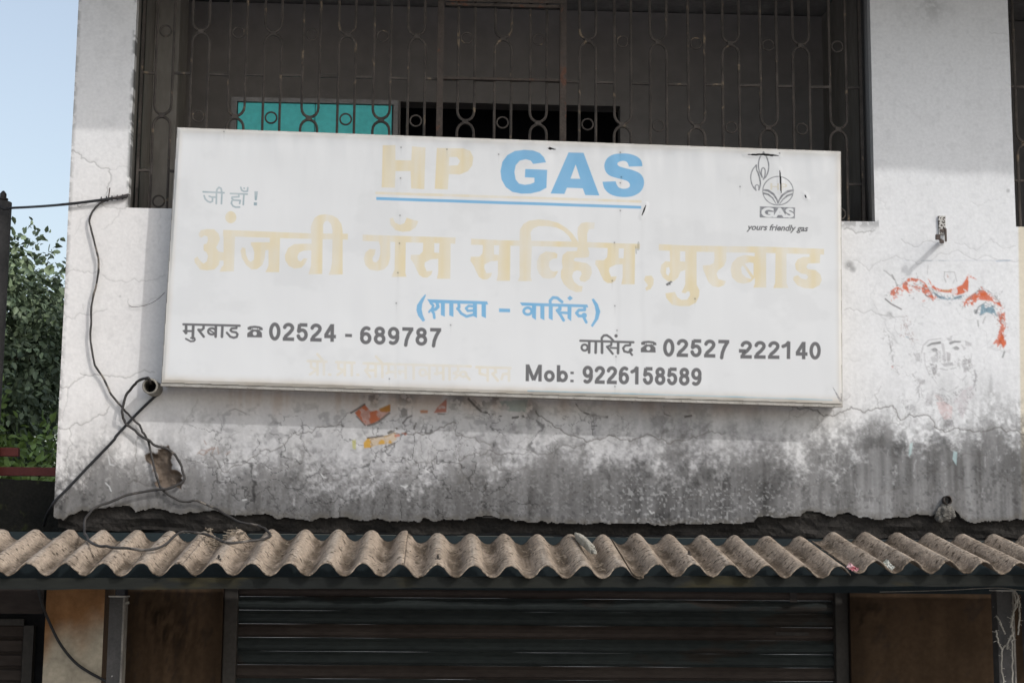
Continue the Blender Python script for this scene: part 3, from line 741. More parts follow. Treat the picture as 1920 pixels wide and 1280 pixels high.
# knocked out plaster with the masonry showing
HOLE = [(301, 833), (309, 837), (316, 834), (319, 842), (323, 850), (320, 862), (322, 880), (338, 885), (343, 893), (345, 905), (340, 917), (330, 912), (310, 915), (292, 912), (290, 904), (297, 898), (295, 888), (285, 883), (283, 870), (274, 864), (271, 853), (281, 848), (294, 850), (296, 842), (302, 840)]
s, d = W.dist_poly(crack(HOLE + [HOLE[0]], .15, 2, 3)[:-1])
cov = np.clip(.5 - d / 2.0, 0, 1)
rub = (0.5 + 0.9 * n_mid[s]) * (.7 + .6 * n_fine[s])
W.rgb[s] = W.rgb[s] * (1 - cov[..., None]) + cov[..., None] * (np.array([.125, .098, .078], np.float32) * rub[..., None])
depth[s] += 0.032 * sstep(0, -7, d) * (.45 + .8 * fbm(sh, 120, 75, 77, 4)[s])
# broken foot around the stump on the right
s, d = W.dist_poly([(1752, 962), (1760, 945), (1768, 938), (1785, 938), (1790, 955), (1788, 975), (1758, 978)])
cov = np.clip(.5 - d / 5, 0, 1) * fl2[s] * .7
W.rgb[s] = W.rgb[s] * (1 - cov[..., None]) + cov[..., None] * .2

# relief: uneven plaster, thin peeling layers
relief = (n_big - .5) * 0.010 + (n_mid - .5) * 0.0022 + (n_fine - .5) * 0.0007
Yv = depth - relief
keep = py < lipy
keep &= ~((W.X > OX0) & (W.X < OX1) & (W.Z > OZ0))
keep &= ~((W.X > OX2) & (W.Z > OZ0 - 0.01))


def sheet_mesh(S, Yv, keepv, back, name, mtl, parent, extra=None):
    """grid quads whose four corners are kept, with an edge running back by `back`"""
    H, Wd = S.shape
    off = WORLD[parent.name]
    V = np.stack([S.X, S.Y + Yv, S.Z], -1).reshape(-1, 3) - off
    C = np.ones((H * Wd, 4), np.float32); C[:, :3] = np.clip(S.rgb.reshape(-1, 3), 0.004, 0.9)
    idx = np.arange(H * Wd).reshape(H, Wd)
    q = keepv[:-1, :-1] & keepv[1:, :-1] & keepv[:-1, 1:] & keepv[1:, 1:]
    F = np.stack([idx[:-1, :-1][q], idx[1:, :-1][q], idx[1:, 1:][q], idx[:-1, 1:][q]], -1)
    qp = np.pad(q, 1)
    E = []
    hz = qp[1:, 1:-1] != qp[:-1, 1:-1]          # edges along rows: between cell rows j-1 and j, vertex row j
    jj, ii = np.where(hz)
    up = qp[jj, ii + 1]                          # kept cell lies above the edge
    a = idx[jj, ii]; b = idx[jj, np.minimum(ii + 1, Wd - 1)]
    E.append(np.where(up[:, None], np.stack([a, b], -1), np.stack([b, a], -1)))
    vt = qp[1:-1, 1:] != qp[1:-1, :-1]
    jj, ii = np.where(vt)
    lf = qp[jj + 1, ii]
    a = idx[jj, ii]; b = idx[np.minimum(jj + 1, H - 1), ii]
    E.append(np.where(lf[:, None], np.stack([b, a], -1), np.stack([a, b], -1)))
    E = np.concatenate(E)
    n0 = len(V)
    va = V[E[:, 0]].copy(); vb = V[E[:, 1]].copy()
    wa = va.copy(); wb = vb.copy(); wa[:, 1] = S.Y + back - off[1]; wb[:, 1] = S.Y + back - off[1]
    k = len(E)
    NV = np.concatenate([va, vb, wa, wb])
    NC = np.concatenate([C[E[:, 0]], C[E[:, 1]], C[E[:, 0]], C[E[:, 1]]])
    NC[:, :3] *= 0.75
    EF = np.stack([n0 + np.arange(k), n0 + 2 * k + np.arange(k), n0 + 3 * k + np.arange(k), n0 + k + np.arange(k)], -1)
    V = np.concatenate([V, NV]); C = np.concatenate([C, NC]); F = np.concatenate([F, EF])
    if extra is not None:
        ev = np.array(extra.v, float) - off
        ec = np.ones((len(ev), 4), np.float32); ec[:, :3] = np.array(extra.c)
        b0 = len(V)
        V = np.concatenate([V, ev]); C = np.concatenate([C, ec])
        F = np.concatenate([F, np.array(extra.f) + b0])
    used = np.zeros(len(V), bool); used[F.ravel()] = True
    remap = np.cumsum(used) - 1
    V = V[used]; C = C[used]; F = remap[F]
    me = bpy.data.meshes.new(name)
    me.vertices.add(len(V)); me.vertices.foreach_set("co", V.astype(np.float32).ravel())
    me.loops.add(4 * len(F)); me.loops.foreach_set("vertex_index", F.astype(np.int32).ravel())
    me.polygons.add(len(F)); me.polygons.foreach_set("loop_start", np.arange(0, 4 * len(F), 4, dtype=np.int32))
    me.polygons.foreach_set("use_smooth", np.ones(len(F), bool))
    me.update(calc_edges=True)
    at = me.attributes.new("paint", 'FLOAT_COLOR', 'POINT'); at.data.foreach_set("color", C.ravel())
    me.materials.append(mtl)
    o = bpy.data.objects.new(name, me); COL.objects.link(o); WORLD[o.name] = off
    o.parent = parent
    return o


# the solid body of the facade behind its plaster face
JD = 0.22
core = MB()
ZL = P(960, 975)[2] + 0.012
cw = (0.55, 0.53, 0.51); cj = (0.135, 0.128, 0.118); cj2 = (0.20, 0.20, 0.205)
zb = P(960, 1001)[2]
core.box(XL + .004, OX0 - .006, 0.04, JD, OZ0, ZT + .3, cw)                     # left pier
core.box(OX1 + .004, OX2 - .006, 0.04, JD, OZ0, ZT + .3, cw)                    # right pier
core.box(XL + .004, XR + .198, 0.042, JD + .002, ZL + .0, OZ0 - .012, (.22, .21, .20))     # parapet
core.box(XL + .003, XL + .2, JD + .004, 5.0, ZL, ZT + .3, cw)                   # left flank
core.box(XR + .2, XR + .5, 0.0, 5.0, ZL, ZT + .3, cw)
core.box(OX0 - .006, OX0 - .0025, 0.010, JD + .03, OZ0 - .004, ZT + .3, cj)     # dark worn jamb linings
core.box(OX1 + .0025, OX1 + .006, 0.010, JD + .03, OZ0 - .004, ZT + .3, cj2)
sheet_mesh(wall, Yv, keep, 0.05, 'facade_wall', M['plaster'], bld, core)
del W, wall

# broken underside and slab edge behind the lip
lb = MB()
nseg = 260
xs = np.linspace(XL + .01, XR + .4, nseg)
V = []; F = []
q1 = fbm((9, nseg), 40, 3, 303, 4) - .5
NK = 7
for i, x in enumerate(xs):
    z0 = ZL + .03; z1 = P(960, 1000)[2] + q1[8, i] * .03
    for k in range(NK):
        t = k / (NK - 1)
        V.append((x, .024 + .03 * t + q1[k, i] * .05, z0 + (z1 - z0) * t))
    V.append((x, .9, z1 + .01))
NK += 1
for i in range(nseg - 1):
    for k in range(NK - 1):
        F.append((i * NK + k, i * NK + k + 1, (i + 1) * NK + k + 1, (i + 1) * NK + k))
lb.add(V, F)
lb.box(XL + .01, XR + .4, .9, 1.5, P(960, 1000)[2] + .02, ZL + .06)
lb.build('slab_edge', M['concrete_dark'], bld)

# roof slab overhanging the facade: it throws the shade on the upper wall
SOF = CAM_H + 2.98
dl = (SOF - P(190, 246)[2]); dr = (SOF - P(1760, 322)[2])
xl_, xr_ = XL - .12, XR + 2.5
xa, xb = P(190, 246)[0] + .95 * dl, P(1760, 322)[0] + .95 * dr
sl_ = (dr - dl) / (xb - xa)
ov = MB()
ne = 60
V = []
for i in range(ne + 1):
    x = xl_ + (xr_ - xl_) * i / ne
    dd = dl + sl_ * (x - xa) + random.uniform(-.012, .012)
    V += [(x, -dd, SOF), (x, -dd, SOF + .14), (x, 5.0, SOF + .14), (x, 5.0, SOF)]
F = [(0, 1, 2, 3), tuple(ne * 4 + k for k in (3, 2, 1, 0))]
for i in range(ne):
    for k in range(4):
        F.append((i * 4 + k, i * 4 + (k + 1) % 4, (i + 1) * 4 + (k + 1) % 4, (i + 1) * 4 + k))
ov.add(V, F)
ov.box(XL, XR + .5, 0.0, JD, ZT + .3, SOF - .002)
ov.build('roof_overhang', M['soffit'], bld)

# the balcony room behind the bars
RY = 1.02
rz0, rz1 = OZ0 - .35, SOF - .01
rm = MB()
bwx0, bwx1 = P(750, 230, RY)[0], P(1163, 230, RY)[0]
bwz0, bwz1 = rz0, P(960, 195, RY)[2]
rm.box(XL + .2, bwx0, RY, RY + .12, rz0, rz1); rm.box(bwx1, XR + .5, RY, RY + .12, rz0, rz1); rm.box(bwx0, bwx1, RY, RY + .12, bwz1, rz1)
rm.build('room_back_wall', M['inner'], bld)
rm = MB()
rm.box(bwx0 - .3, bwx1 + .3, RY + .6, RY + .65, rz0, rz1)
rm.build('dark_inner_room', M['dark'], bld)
rm = MB()
rm.box(XL + .203, OX0 - .02, JD + .03, RY - .001, rz0, rz1)
rm.build('room_side_wall', M['innerside'], bld)
rm = MB(); rm.box(OX1 + .02, OX1 + .2, JD + .03, RY - .001, rz0, rz1)
rm.build('room_side_wall', M['innerside'], bld)
rm = MB()
rm.box(OX0 - .02, XR + .5, JD + .004, RY + .7, rz0 - .1, rz0)
rm.build('room_floor', M['inner'], bld)
# standing column inside, left of the room
rm = MB()
cx0, cx1 = P(300, 250, .62)[0], P(334, 250, .62)[0]
rm.box(OX0 - .019, cx1, .55, .80, rz0 + .001, rz1 - .001, bev=.004)
rm.build('inner_column', M['innerside'], bld)

# the barred grille
GY = 0.115
gr = MB()
za = P(510, 221, GY)[2]; zl = P(510, 63, GY)[2]
half = zl - za
cols = [307, 373, 443, 510, 582, 649, 715, 780, 874, 943, 1009, 1101, 1167, 1235, 1306, 1371, 1440, 1503, 1570]
kinds = [0, 1, 0, 1, 0, 1, 0, 1, 0, 1, 0, 1, 0, 1, 0, 1, 0, 1, 0]
hw = 0.0395; br = 0.0068
zh1 = P(940, 151, GY)[2]; zh2 = P(940, 333, GY)[2]
ctrs = [P(c, 150, GY)[0] for c in cols]


def loop_pts(xc, z0, z1, jit):
    pts = []
    g_ = .006
    for t in np.linspace(math.pi, 2 * math.pi, 9):
        pts.append((xc + hw * math.cos(t), GY + jit, z0 + g_ + hw * 1.15 + hw * 1.15 * math.sin(t)))
    for t in np.linspace(0, math.pi, 9):
        pts.append((xc + hw * math.cos(t), GY + jit, z1 - g_ - hw * 1.15 + hw * 1.15 * math.sin(t)))
    return pts


for xc, kd in zip(ctrs, kinds):
    base = za if kd == 0 else zl
    for k in (-2, -1, 0, 1):
        z0 = base + 2 * half * k; z1 = z0 + 2 * half
        if z1 < OZ0 + .02 or z0 > ZT: continue
        xx = xc + random.uniform(-.003, .003)
        gr.tube(loop_pts(xx, z0, z1, random.uniform(-.002, .002)), br, 6, closed=True)
        ring = [(xx + .0265 * math.cos(t), GY, (z0 + z1) / 2 + .0265 * math.sin(t)) for t in np.linspace(0, 2 * math.pi, 20, endpoint=False)]
        gr.tube(ring, .0042, 6, closed=True)
        gr.box(xx - .014, xx + .014, GY - .009, GY + .009, z1 - .010, z1 + .010)
gx0, gx1 = P(826, 150, GY)[0], P(1056, 150, GY)[0]
stops = [OX0 + .004] + sum([[c - hw, c + hw] for c in ctrs], []) + [OX1 - .02]
for zz in (zh1, zh2):
    for a, b in zip(stops[::2], stops[1::2]):
        gr.bar((a, GY, zz), (b, GY, zz + random.uniform(-.004, .004)), .011, .010)
gr.bar((OX1 - .022, GY, OZ0 + .005), (OX1 - .022, GY, ZT), .014, .02); gr.bar((OX0 + .012, GY, OZ0 + .005), (OX0 + .012, GY, ZT), .012, .02)
grille = gr.build('window_grille', M['rust'], bld, smoothf=False)
gt = MB()
for x in (gx0, gx1):
    gt.box(x - .013, x + .013, GY - .030, GY - .008, OZ0 + .01, P(940, 5, GY)[2])
    gt.box(x - .017, x - .0132, GY - .030, GY + .016, OZ0 + .01, P(940, 5, GY)[2])
gt.box(gx0 - .017, gx1 + .013, GY - .033, GY - .0305, P(940, 9, GY)[2], P(940, 1, GY)[2])
gt.box(gx0 + .02, gx1 - .02, GY - .026, GY - .012, P(940, 16, GY)[2], P(940, 11, GY)[2])
gt.box(gx0 + .014, gx1 - .014, GY - .024, GY - .0095, zh1 - .006, zh1 + .006)
gate = gt.build('gate_frame', M['gate'], grille)
# the grille of the next opening, mostly outside the frame
g2 = MB()
for zz in (P(1905, 163, GY)[2], P(1905, 339, GY)[2]):
    g2.bar((OX2 + .004, GY, zz), (OX2 + .9, GY, zz), .012, .010)
for k in range(5):
    x = OX2 + .10 + k * .17
    for z0 in np.arange(OZ0 - .4, ZT, 2 * half):
        if z0 + 2 * half > OZ0 + .05:
            gr_pts = loop_pts(x, z0 + (k % 2) * half, z0 + (k % 2) * half + 2 * half, 0)
            g2.tube(gr_pts, br, 6, closed=True)
g2.build('window_grille', M['rust'], bld)
#@@LOWER

# ------------------------------------------------------------------ the shop front under the slab
SY = 0.38                                          # plane of the rolling shutter
ft = MB()
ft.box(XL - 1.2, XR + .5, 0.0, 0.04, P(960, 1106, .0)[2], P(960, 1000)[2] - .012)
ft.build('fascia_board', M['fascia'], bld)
sz_top = P(960, 1096, SY)[2]
szb = 0.0
sx0, sx1 = P(441, 1200, SY)[0], P(1567, 1200, SY)[0]


def shutter(name, x0, x1, ztop, y, parent, first=2, tone0=0):
    """horizontal interlocking slats, every third one brown; slats of one colour are one surface"""
    pitch = 0.0622
    fr = MB()
    gw_ = .050
    fr.box(x0 - gw_, x0 + .012, y - .05, y + .02, szb, ztop + .05, bev=.004); fr.box(x1 - .012, x1 + gw_, y - .05, y + .02, szb, ztop + .05, bev=.004)
    fr.box(x0 + .0125, x1 - .0125, y - .045, y - .004, ztop - .005, ztop + .16)
    g_ = fr.build('shutter_frame', M['guide'], parent)
    A_ = MB(); B_ = MB()
    n = int((ztop - szb) / pitch) + 1
    for k in range(n):
        zt = ztop - k * pitch; zb_ = zt - pitch
        prof = [(zt, .000), (zt - .008, -.005), (zt - .017, -.012), (zt - pitch * .55, -.017), (zb_ + .014, -.011), (zb_ + .008, .004), (zb_ + .004, .006), (zb_, .000)]
        V = []
        ns = 14
        for i in range(ns + 1):
            x = x0 + .0 + (x1 - x0) * i / ns
            wob = random.uniform(-.0012, .0012)
            for (z, d) in prof: V.append((x, y + d + wob, z + random.uniform(-.0006, .0006)))
        m_ = len(prof)
        F = [(i * m_ + j, i * m_ + j + 1, (i + 1) * m_ + j + 1, (i + 1) * m_ + j) for i in range(ns) for j in range(m_ - 1)]
        ((B_ if (k + tone0) % 3 == 0 else A_)).add(V, F)
    c = A_.build(name, M['slat_blue'], parent)
    d = B_.build('brown_slats', M['slat_brown'], c)
    return c


main_shutter = shutter('rolling_shutter', sx0, sx1, sz_top, SY, bld)
km = MB()
q0, q1 = P(1455, 1184, SY - .03), P(1517, 1191, SY - .03)
km.box(q0[0], q1[0], SY - .021, SY - .0175, q1[2], q0[2], bev=.001)
km.build('rust_strip', M['bolt'], main_shutter); km = MB()
q0, q1 = P(1479, 1106, SY - .03), P(1493, 1128, SY - .03)
km.box(q0[0], q1[0], SY - .050, SY - .0455, q1[2], q0[2], bev=.001)
km.build('latch', M['bolt'], main_shutter)
# rusty stuck-on strips and latch of the shutter
wy = 0.30


def brown_panel(x0, x1, z1, seed, streaks):
    mb = MB()
    n, m = 46, 120
    shp = (m + 1, n + 1)
    A1 = fbm(shp, 4, 9, seed, 5); A2 = fbm(shp, 14, 4, seed + 1, 3); A3 = fbm(shp, 30, 60, seed + 2, 3)
    xs1 = np.linspace(x0, x1, n + 1); zs1 = np.linspace(0, z1, m + 1)
    c = np.array([.088, .056, .034]) * (.45 + .75 * A1[..., None]) * (.65 + .7 * A2[..., None])
    gr_ = sstep(.55, .7, A3 * .5 + A1 * .5)[..., None]
    c = c * (1 - .5 * gr_) + np.array([.03, .026, .024]) * .5 * gr_
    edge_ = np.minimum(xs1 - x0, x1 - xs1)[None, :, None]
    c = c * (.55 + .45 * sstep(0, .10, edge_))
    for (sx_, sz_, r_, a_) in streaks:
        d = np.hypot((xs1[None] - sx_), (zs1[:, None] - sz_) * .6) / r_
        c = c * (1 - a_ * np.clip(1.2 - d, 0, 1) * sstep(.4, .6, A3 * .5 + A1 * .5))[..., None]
    V = [(x, wy + (A1[j, i] - .5) * .006, z) for j, z in enumerate(zs1) for i, x in enumerate(xs1)]
    F = [(j * (n + 1) + i, j * (n + 1) + i + 1, (j + 1) * (n + 1) + i + 1, (j + 1) * (n + 1) + i) for j in range(m) for i in range(n)]
    mb.v = V; mb.c = [tuple(q) for q in c.reshape(-1, 3)]; mb.f = F
    mb.box(x0, x1, wy + .012, wy + .3, 0, z1, (.03, .02, .015))
    mb.build('side_wall', M['brownwall'], bld, colour=True)


q0 = P(300, 1160, wy)
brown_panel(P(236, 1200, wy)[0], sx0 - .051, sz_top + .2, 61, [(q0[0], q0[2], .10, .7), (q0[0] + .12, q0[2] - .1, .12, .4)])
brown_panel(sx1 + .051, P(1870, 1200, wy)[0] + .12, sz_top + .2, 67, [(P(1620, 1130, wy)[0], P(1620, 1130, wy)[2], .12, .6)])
wl_ = MB()
wl_.box(P(1870, 1200, wy)[0] + .122, XR + .5, wy + .25, wy + .3, 0.0, sz_top + .2)
wl_.build('dark_recess', M['dark'], bld)
# lintel strip over the shutter
# pillar with ochre paint over cream
pl = MB()
plx0, plx1 = P(83, 1200, 0.10)[0], P(193, 1200, 0.10)[0]
pz0, pz1 = 0.0, P(130, 1098, .10)[2] + .10
V = []; C_ = []; F = []
nx, nz = 14, 150
rp = np.random.default_rng(9)
nz_ = fbm((nz + 1, nx + 1), 3, 16, 91, 4); nz2 = fbm((nz + 1, nx + 1), 6, 40, 92, 3)
for j in range(nz + 1):
    for i in range(nx + 1):
        z = pz0 + (pz1 - pz0) * j / nz; x = plx0 + (plx1 - plx0) * i / nx
        V.append((x, .10 + (nz_[j, i] - .5) * .004, z))
        zc = P(130, 1195, .10)[2]
        t = float(sstep(-.10, .12, z - zc + (nz_[j, i] - .5) * .22 + (i / nx - .5) * -.10))
        a = np.array([.46, .40, .31]) * (1 - t) + np.array([.30, .15, .065]) * t
        a = a * (.72 + .5 * nz2[j, i])
        C_.append(tuple(a))
for j in range(nz):
    for i in range(nx):
        F.append((j * (nx + 1) + i, j * (nx + 1) + i + 1, (j + 1) * (nx + 1) + i + 1, (j + 1) * (nx + 1) + i))
b = len(pl.v); pl.v += V; pl.c += C_; pl.f += F
pl.box(plx0, plx0 + .003, .1021, .45, pz0, pz1, (.3, .27, .22)); pl.box(plx1 - .003, plx1, .1021, .45, pz0, pz1, (.10, .07, .05))
pl.build('pillar', M['ochre'], bld, colour=True)
dk_ = MB()
dk_.box(plx1 + .003, P(236, 1200, wy)[0] - .002, .32, .36, 0, sz_top + .2)
dk_.build('dark_recess', M['dark'], bld)

# ------------------------------------------------------------------ the lower shop adjoining on the left
nb = root('adjoining_shop', (XL - .9, 0.3, 0))
tag(nb, 'low adjoining shop with black mossy parapet and dark shutter, left of the pillar', 'building')
NBX = -4.2
pw = MB()
py_ = 0.46
pzt = P(50, 900, py_)[2]; pzb = P(50, 1110, py_)[2]
nseg = 60
V = []; F = []
rl = np.random.default_rng(8)
for i in range(nseg + 1):
    x = NBX + (XL + .2 - NBX) * i / nseg
    t = pzt + (fbm((1, nseg + 1), 12, 1, 5)[0, i] - .5) * .03
    V += [(x, py_ + rl.normal() * .003, pzb), (x, py_ + rl.normal() * .003, (pzt + pzb) / 2), (x, py_ + .01, t), (x, py_ + .16, t + .004), (x, py_ + .2, pzb)]
for i in range(nseg):
    for k in range(4):
        F.append((i * 5 + k, i * 5 + k + 1, (i + 1) * 5 + k + 1, (i + 1) * 5 + k))
pw.add(V, F)
pw.build('parapet', M['moss'], nb)
s2 = MB()
lx1 = P(78, 1200, .30)[0]
l0 = P(40, 1102, .30)[2]; l1 = P(40, 1150, .30)[2]
s2.box(NBX, lx1 - .0, .30, .34, l1, l0 + .1)
s2.build('lintel_board', M['slat_brown'], nb)
s2 = MB()
s2.box(P(43, 1200, .31)[0], P(62, 1200, .31)[0], .312, .36, 0, P(40, 1172, .31)[2]); s2.box(NBX, P(43, 1200, .31)[0] - .002, .316, .35, P(40, 1172, .31)[2], P(40, 1160, .31)[2])
s2.build('shutter_frame', M['guide'], nb)
A_ = MB()
zz = P(30, 1170, .36)[2]
while zz > 0:
    A_.add([(x, .36 + d, zz - q) for x in (NBX, P(44, 1200, .36)[0]) for q, d in ((0, 0), (.008, -.014), (.05, -.014), (.06, .004), (.066, 0))],
           [(0, 1, 6, 5), (1, 2, 7, 6), (2, 3, 8, 7), (3, 4, 9, 8)])
    zz -= .066
A_.build('rolling_shutter', M['slat_brown'], nb)
s2 = MB(); s2.box(NBX, lx1 + .14, .42, .45, 0, l0 + .1); s2.build('dark_recess', M['dark'], nb)

# ------------------------------------------------------------------ awning: timber beam and corrugated cement sheets
AF, AR = -0.85, -0.15
bm_ = MB()
by = AF + .035
bz0, bz1 = P(960, 1101.5, by)[2], P(960, 1080, by)[2]
nseg = 70
xa_, xb_ = -3.2, 3.4
V = []; F = []
rl = np.random.default_rng(21)
for i in range(nseg + 1):
    x = xa_ + (xb_ - xa_) * i / nseg
    lift = (P(60, 1101, by)[2] - P(1860, 1094, by)[2]) / (P(60, 1101, by)[0] - P(1860, 1094, by)[0]) * (x - P(960, 1100, by)[0])
    w0 = rl.normal() * .0015
    V += [(x, by, bz0 + lift + w0), (x, by, bz1 + lift - .004), (x, by + .004, bz1 + lift), (x, by + .05, bz1 + lift), (x, by + .05, bz0 + lift + w0)]
for i in range(nseg):
    for k in range(5):
        F.append((i * 5 + k, i * 5 + (k + 1) % 5, (i + 1) * 5 + (k + 1) % 5, (i + 1) * 5 + k))
F += [(0, 1, 2, 3, 4), tuple(nseg * 5 + k for k in (4, 3, 2, 1, 0))]
bm_.add(V, F)
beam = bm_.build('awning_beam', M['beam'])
tag(beam, 'long weathered dark green beam under the front edge of the corrugated awning', 'beam')

zcF = P(820, 1056.5, AF)[2]; zcR = P(823, 998, AR)[2]
PIT = (P(1572, 1050, AF)[0] - P(820, 1056, AF)[0]) / 11.0
AMP = 0.0245


def crest_at(x, y):
    t = (y - AF) / (AR - AF)
    tilt = (x - P(820, 1050, AF)[0]) * np.interp(t, [0, 1], [0.0018, -.0030])
    return zcF + (zcR - zcF) * t + tilt


def awning_z(x, y, lift=0.0, ph=0.0):
    x0 = P(820, 1056, AF)[0]
    u = math.cos(2 * math.pi * (x - x0 - ph) / PIT)
    u = math.copysign(abs(u) ** 0.85, u)
    k = mnoise.noise(Vector((x * 2.1, y * 1.3, 3.7)))
    k2 = mnoise.noise(Vector((x * 5.3, y * 3.1, 9.1)))
    return crest_at(x, y) - AMP + AMP * (1 + .10 * k) * u + lift + .0035 * k + .0016 * k2


def sheet(xa, xb, label, lift=0.0, ph=0.0, f0=0.0, f1=0.0, bolts=(), skew=0.0):
    rt = root('cement_sheet', ((xa + xb) / 2, (AF + AR) / 2, crest_at((xa + xb) / 2, -.5)))
    tag(rt, label, 'roofing sheet', 'corrugated cement sheets of the awning')
    mb = MB()
    nx = max(12, int((xb - xa) / PIT * 20)); ny = 40
    V = []; F = []
    th = .0065
    rj = np.random.default_rng(int((xa + 9) * 100))
    fr_ = (fbm((1, nx + 1), nx / 3, 1, int((xa + 9) * 77), 4, .7)[0] - .5) * .030
    rr_ = (fbm((1, nx + 1), nx / 3, 1, int((xa + 9) * 57), 3)[0] - .5) * .03
    for side in (0, 1):
        for j in range(ny + 1):
            for i in range(nx + 1):
                x = xa + (xb - xa) * i / nx
                y0 = AF + f0 + fr_[i]; y1 = AR + f1 + rr_[i]
                y = y0 + (y1 - y0) * j / ny
                xx = x + skew * (j / ny)
                V.append((xx, y, awning_z(x, y, lift, ph) - side * th + (rj.random() - .5) * .0012))
    shp = (ny + 1, nx + 1)
    sd_ = int((xa + 9) * 31)
    dA = fbm(shp, nx / 9, 5, sd_, 4); dB = fbm(shp, nx / 3, 8, sd_ + 3, 3); dC = fbm(shp, nx / 2, 1.5, sd_ + 5, 3)
    xx_ = np.linspace(xa, xb, nx + 1)[None, :]; tt = np.linspace(0, 1, ny + 1)[:, None]
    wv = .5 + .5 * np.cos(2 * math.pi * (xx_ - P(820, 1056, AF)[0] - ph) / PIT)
    valley = sstep(.55, .05, wv) * (.35 + 1.3 * np.clip(dB - .15, 0, 1)) * (.6 + .8 * dA)  # trough dirt, darkened further to stand in for shade between the crests
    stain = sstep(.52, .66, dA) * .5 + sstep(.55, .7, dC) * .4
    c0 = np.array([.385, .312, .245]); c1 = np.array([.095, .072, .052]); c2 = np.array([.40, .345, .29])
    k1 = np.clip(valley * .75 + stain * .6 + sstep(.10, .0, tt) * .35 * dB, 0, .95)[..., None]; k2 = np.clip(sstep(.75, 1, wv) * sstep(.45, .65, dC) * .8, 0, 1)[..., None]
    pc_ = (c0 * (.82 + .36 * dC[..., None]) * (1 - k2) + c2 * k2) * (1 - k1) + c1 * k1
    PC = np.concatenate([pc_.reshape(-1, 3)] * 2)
    n1 = (nx + 1) * (ny + 1)
    for j in range(ny):
        for i in range(nx):
            q = (j * (nx + 1) + i, j * (nx + 1) + i + 1, (j + 1) * (nx + 1) + i + 1, (j + 1) * (nx + 1) + i)
            F.append(q); F.append(tuple(n1 + k for k in reversed(q)))
    for i in range(nx):
        for j in (0, ny):
            a, b = j * (nx + 1) + i, j * (nx + 1) + i + 1
            F.append((a, n1 + a, n1 + b, b) if j == 0 else (a, b, n1 + b, n1 + a))
    for j in range(ny):
        for i in (0, nx):
            a, b = j * (nx + 1) + i, (j + 1) * (nx + 1) + i
            F.append((a, b, n1 + b, n1 + a) if i == 0 else (a, n1 + a, n1 + b, b))
    mb.add(V, F)
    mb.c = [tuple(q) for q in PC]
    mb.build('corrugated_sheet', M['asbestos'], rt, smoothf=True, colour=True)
    for (bx, bpy) in bolts:
        pb = P_on(bx, bpy, (0, AF, zcF), (0, -(zcR - zcF), (AR - AF)))
        z0 = awning_z(pb[0], pb[1], lift, ph)
        h = MB()
        h.tube([(pb[0], pb[1], z0 - .004), (pb[0], pb[1], z0 + .017)], .0032, 8)
        ring = [(pb[0] + .0105 * math.cos(t), pb[1] + .0105 * math.sin(t)) for t in np.linspace(0, 2 * math.pi, 12, endpoint=False)]
        V = [(a, b, z0 - .003) for a, b in ring] + [(a, b, z0 + .0025) for a, b in ring]
        h.add(V, [tuple(range(12, 24))] + [(k, (k + 1) % 12, 12 + (k + 1) % 12, 12 + k) for k in range(12)])
        h.tube([(pb[0], pb[1], z0 + .005), (pb[0], pb[1], z0 + .011)], .0062, 6)
        h.build('hook_bolt', M['bolt'], rt)
    return rt


xs_ = [-2.95, P(343, 1060, AF)[0], P(757, 1058, AF)[0], P(1183, 1060, AF)[0], P(1590, 1060, AF)[0], 3.3]
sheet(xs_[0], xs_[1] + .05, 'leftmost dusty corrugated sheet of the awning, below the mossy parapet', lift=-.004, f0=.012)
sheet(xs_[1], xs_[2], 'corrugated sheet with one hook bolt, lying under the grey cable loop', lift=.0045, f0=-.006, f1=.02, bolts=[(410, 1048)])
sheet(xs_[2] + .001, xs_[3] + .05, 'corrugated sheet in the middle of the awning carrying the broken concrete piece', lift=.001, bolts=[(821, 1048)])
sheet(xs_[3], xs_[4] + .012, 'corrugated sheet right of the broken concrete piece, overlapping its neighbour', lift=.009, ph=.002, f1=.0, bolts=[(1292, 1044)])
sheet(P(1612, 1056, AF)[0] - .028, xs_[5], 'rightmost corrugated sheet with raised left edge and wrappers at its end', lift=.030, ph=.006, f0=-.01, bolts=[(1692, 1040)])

# broken piece of concrete lying across a crest
st = bmesh.new()
bmesh.ops.create_icosphere(st, subdivisions=4, radius=1.0)
pa = P_on(1082, 1003, (0, AF, zcF + .012), (0, -(zcR - zcF), (AR - AF))); pb = P_on(1114, 1033, (0, AF, zcF + .012), (0, -(zcR - zcF), (AR - AF)))
ax = Vector(pb - pa); L = ax.length + .026
ax.normalize(); up = Vector((0, 0, 1)); sd = ax.cross(up).normalized(); up = sd.cross(ax)
rs = random.Random(4)
stone = bpy.data.meshes.new('concrete_piece')
for v in st.verts:
    c = v.co.copy()
    q = Vector((math.copysign(abs(c.x) ** .45, c.x) * L / 2, math.copysign(abs(c.y) ** .6, c.y) * .0155, math.copysign(abs(c.z) ** .6, c.z) * .0165))
    nn = mnoise.fractal(q * 42, 1.0, 2.0, 4)
    q *= 1 + .16 * nn
    q.z *= 1 - .25 * (c.x > .3) * c.x
    v.co = ax * q.x + sd * q.y + up * q.z
st.to_mesh(stone); st.free()
stone.materials.append(M['stone'])
so = bpy.data.objects.new('concrete_piece', stone); COL.objects.link(so)
so.location = Vector((pa + pb) / 2)
tag(so, 'pale elongated chunk of broken concrete lying on the corrugated awning', 'rubble')

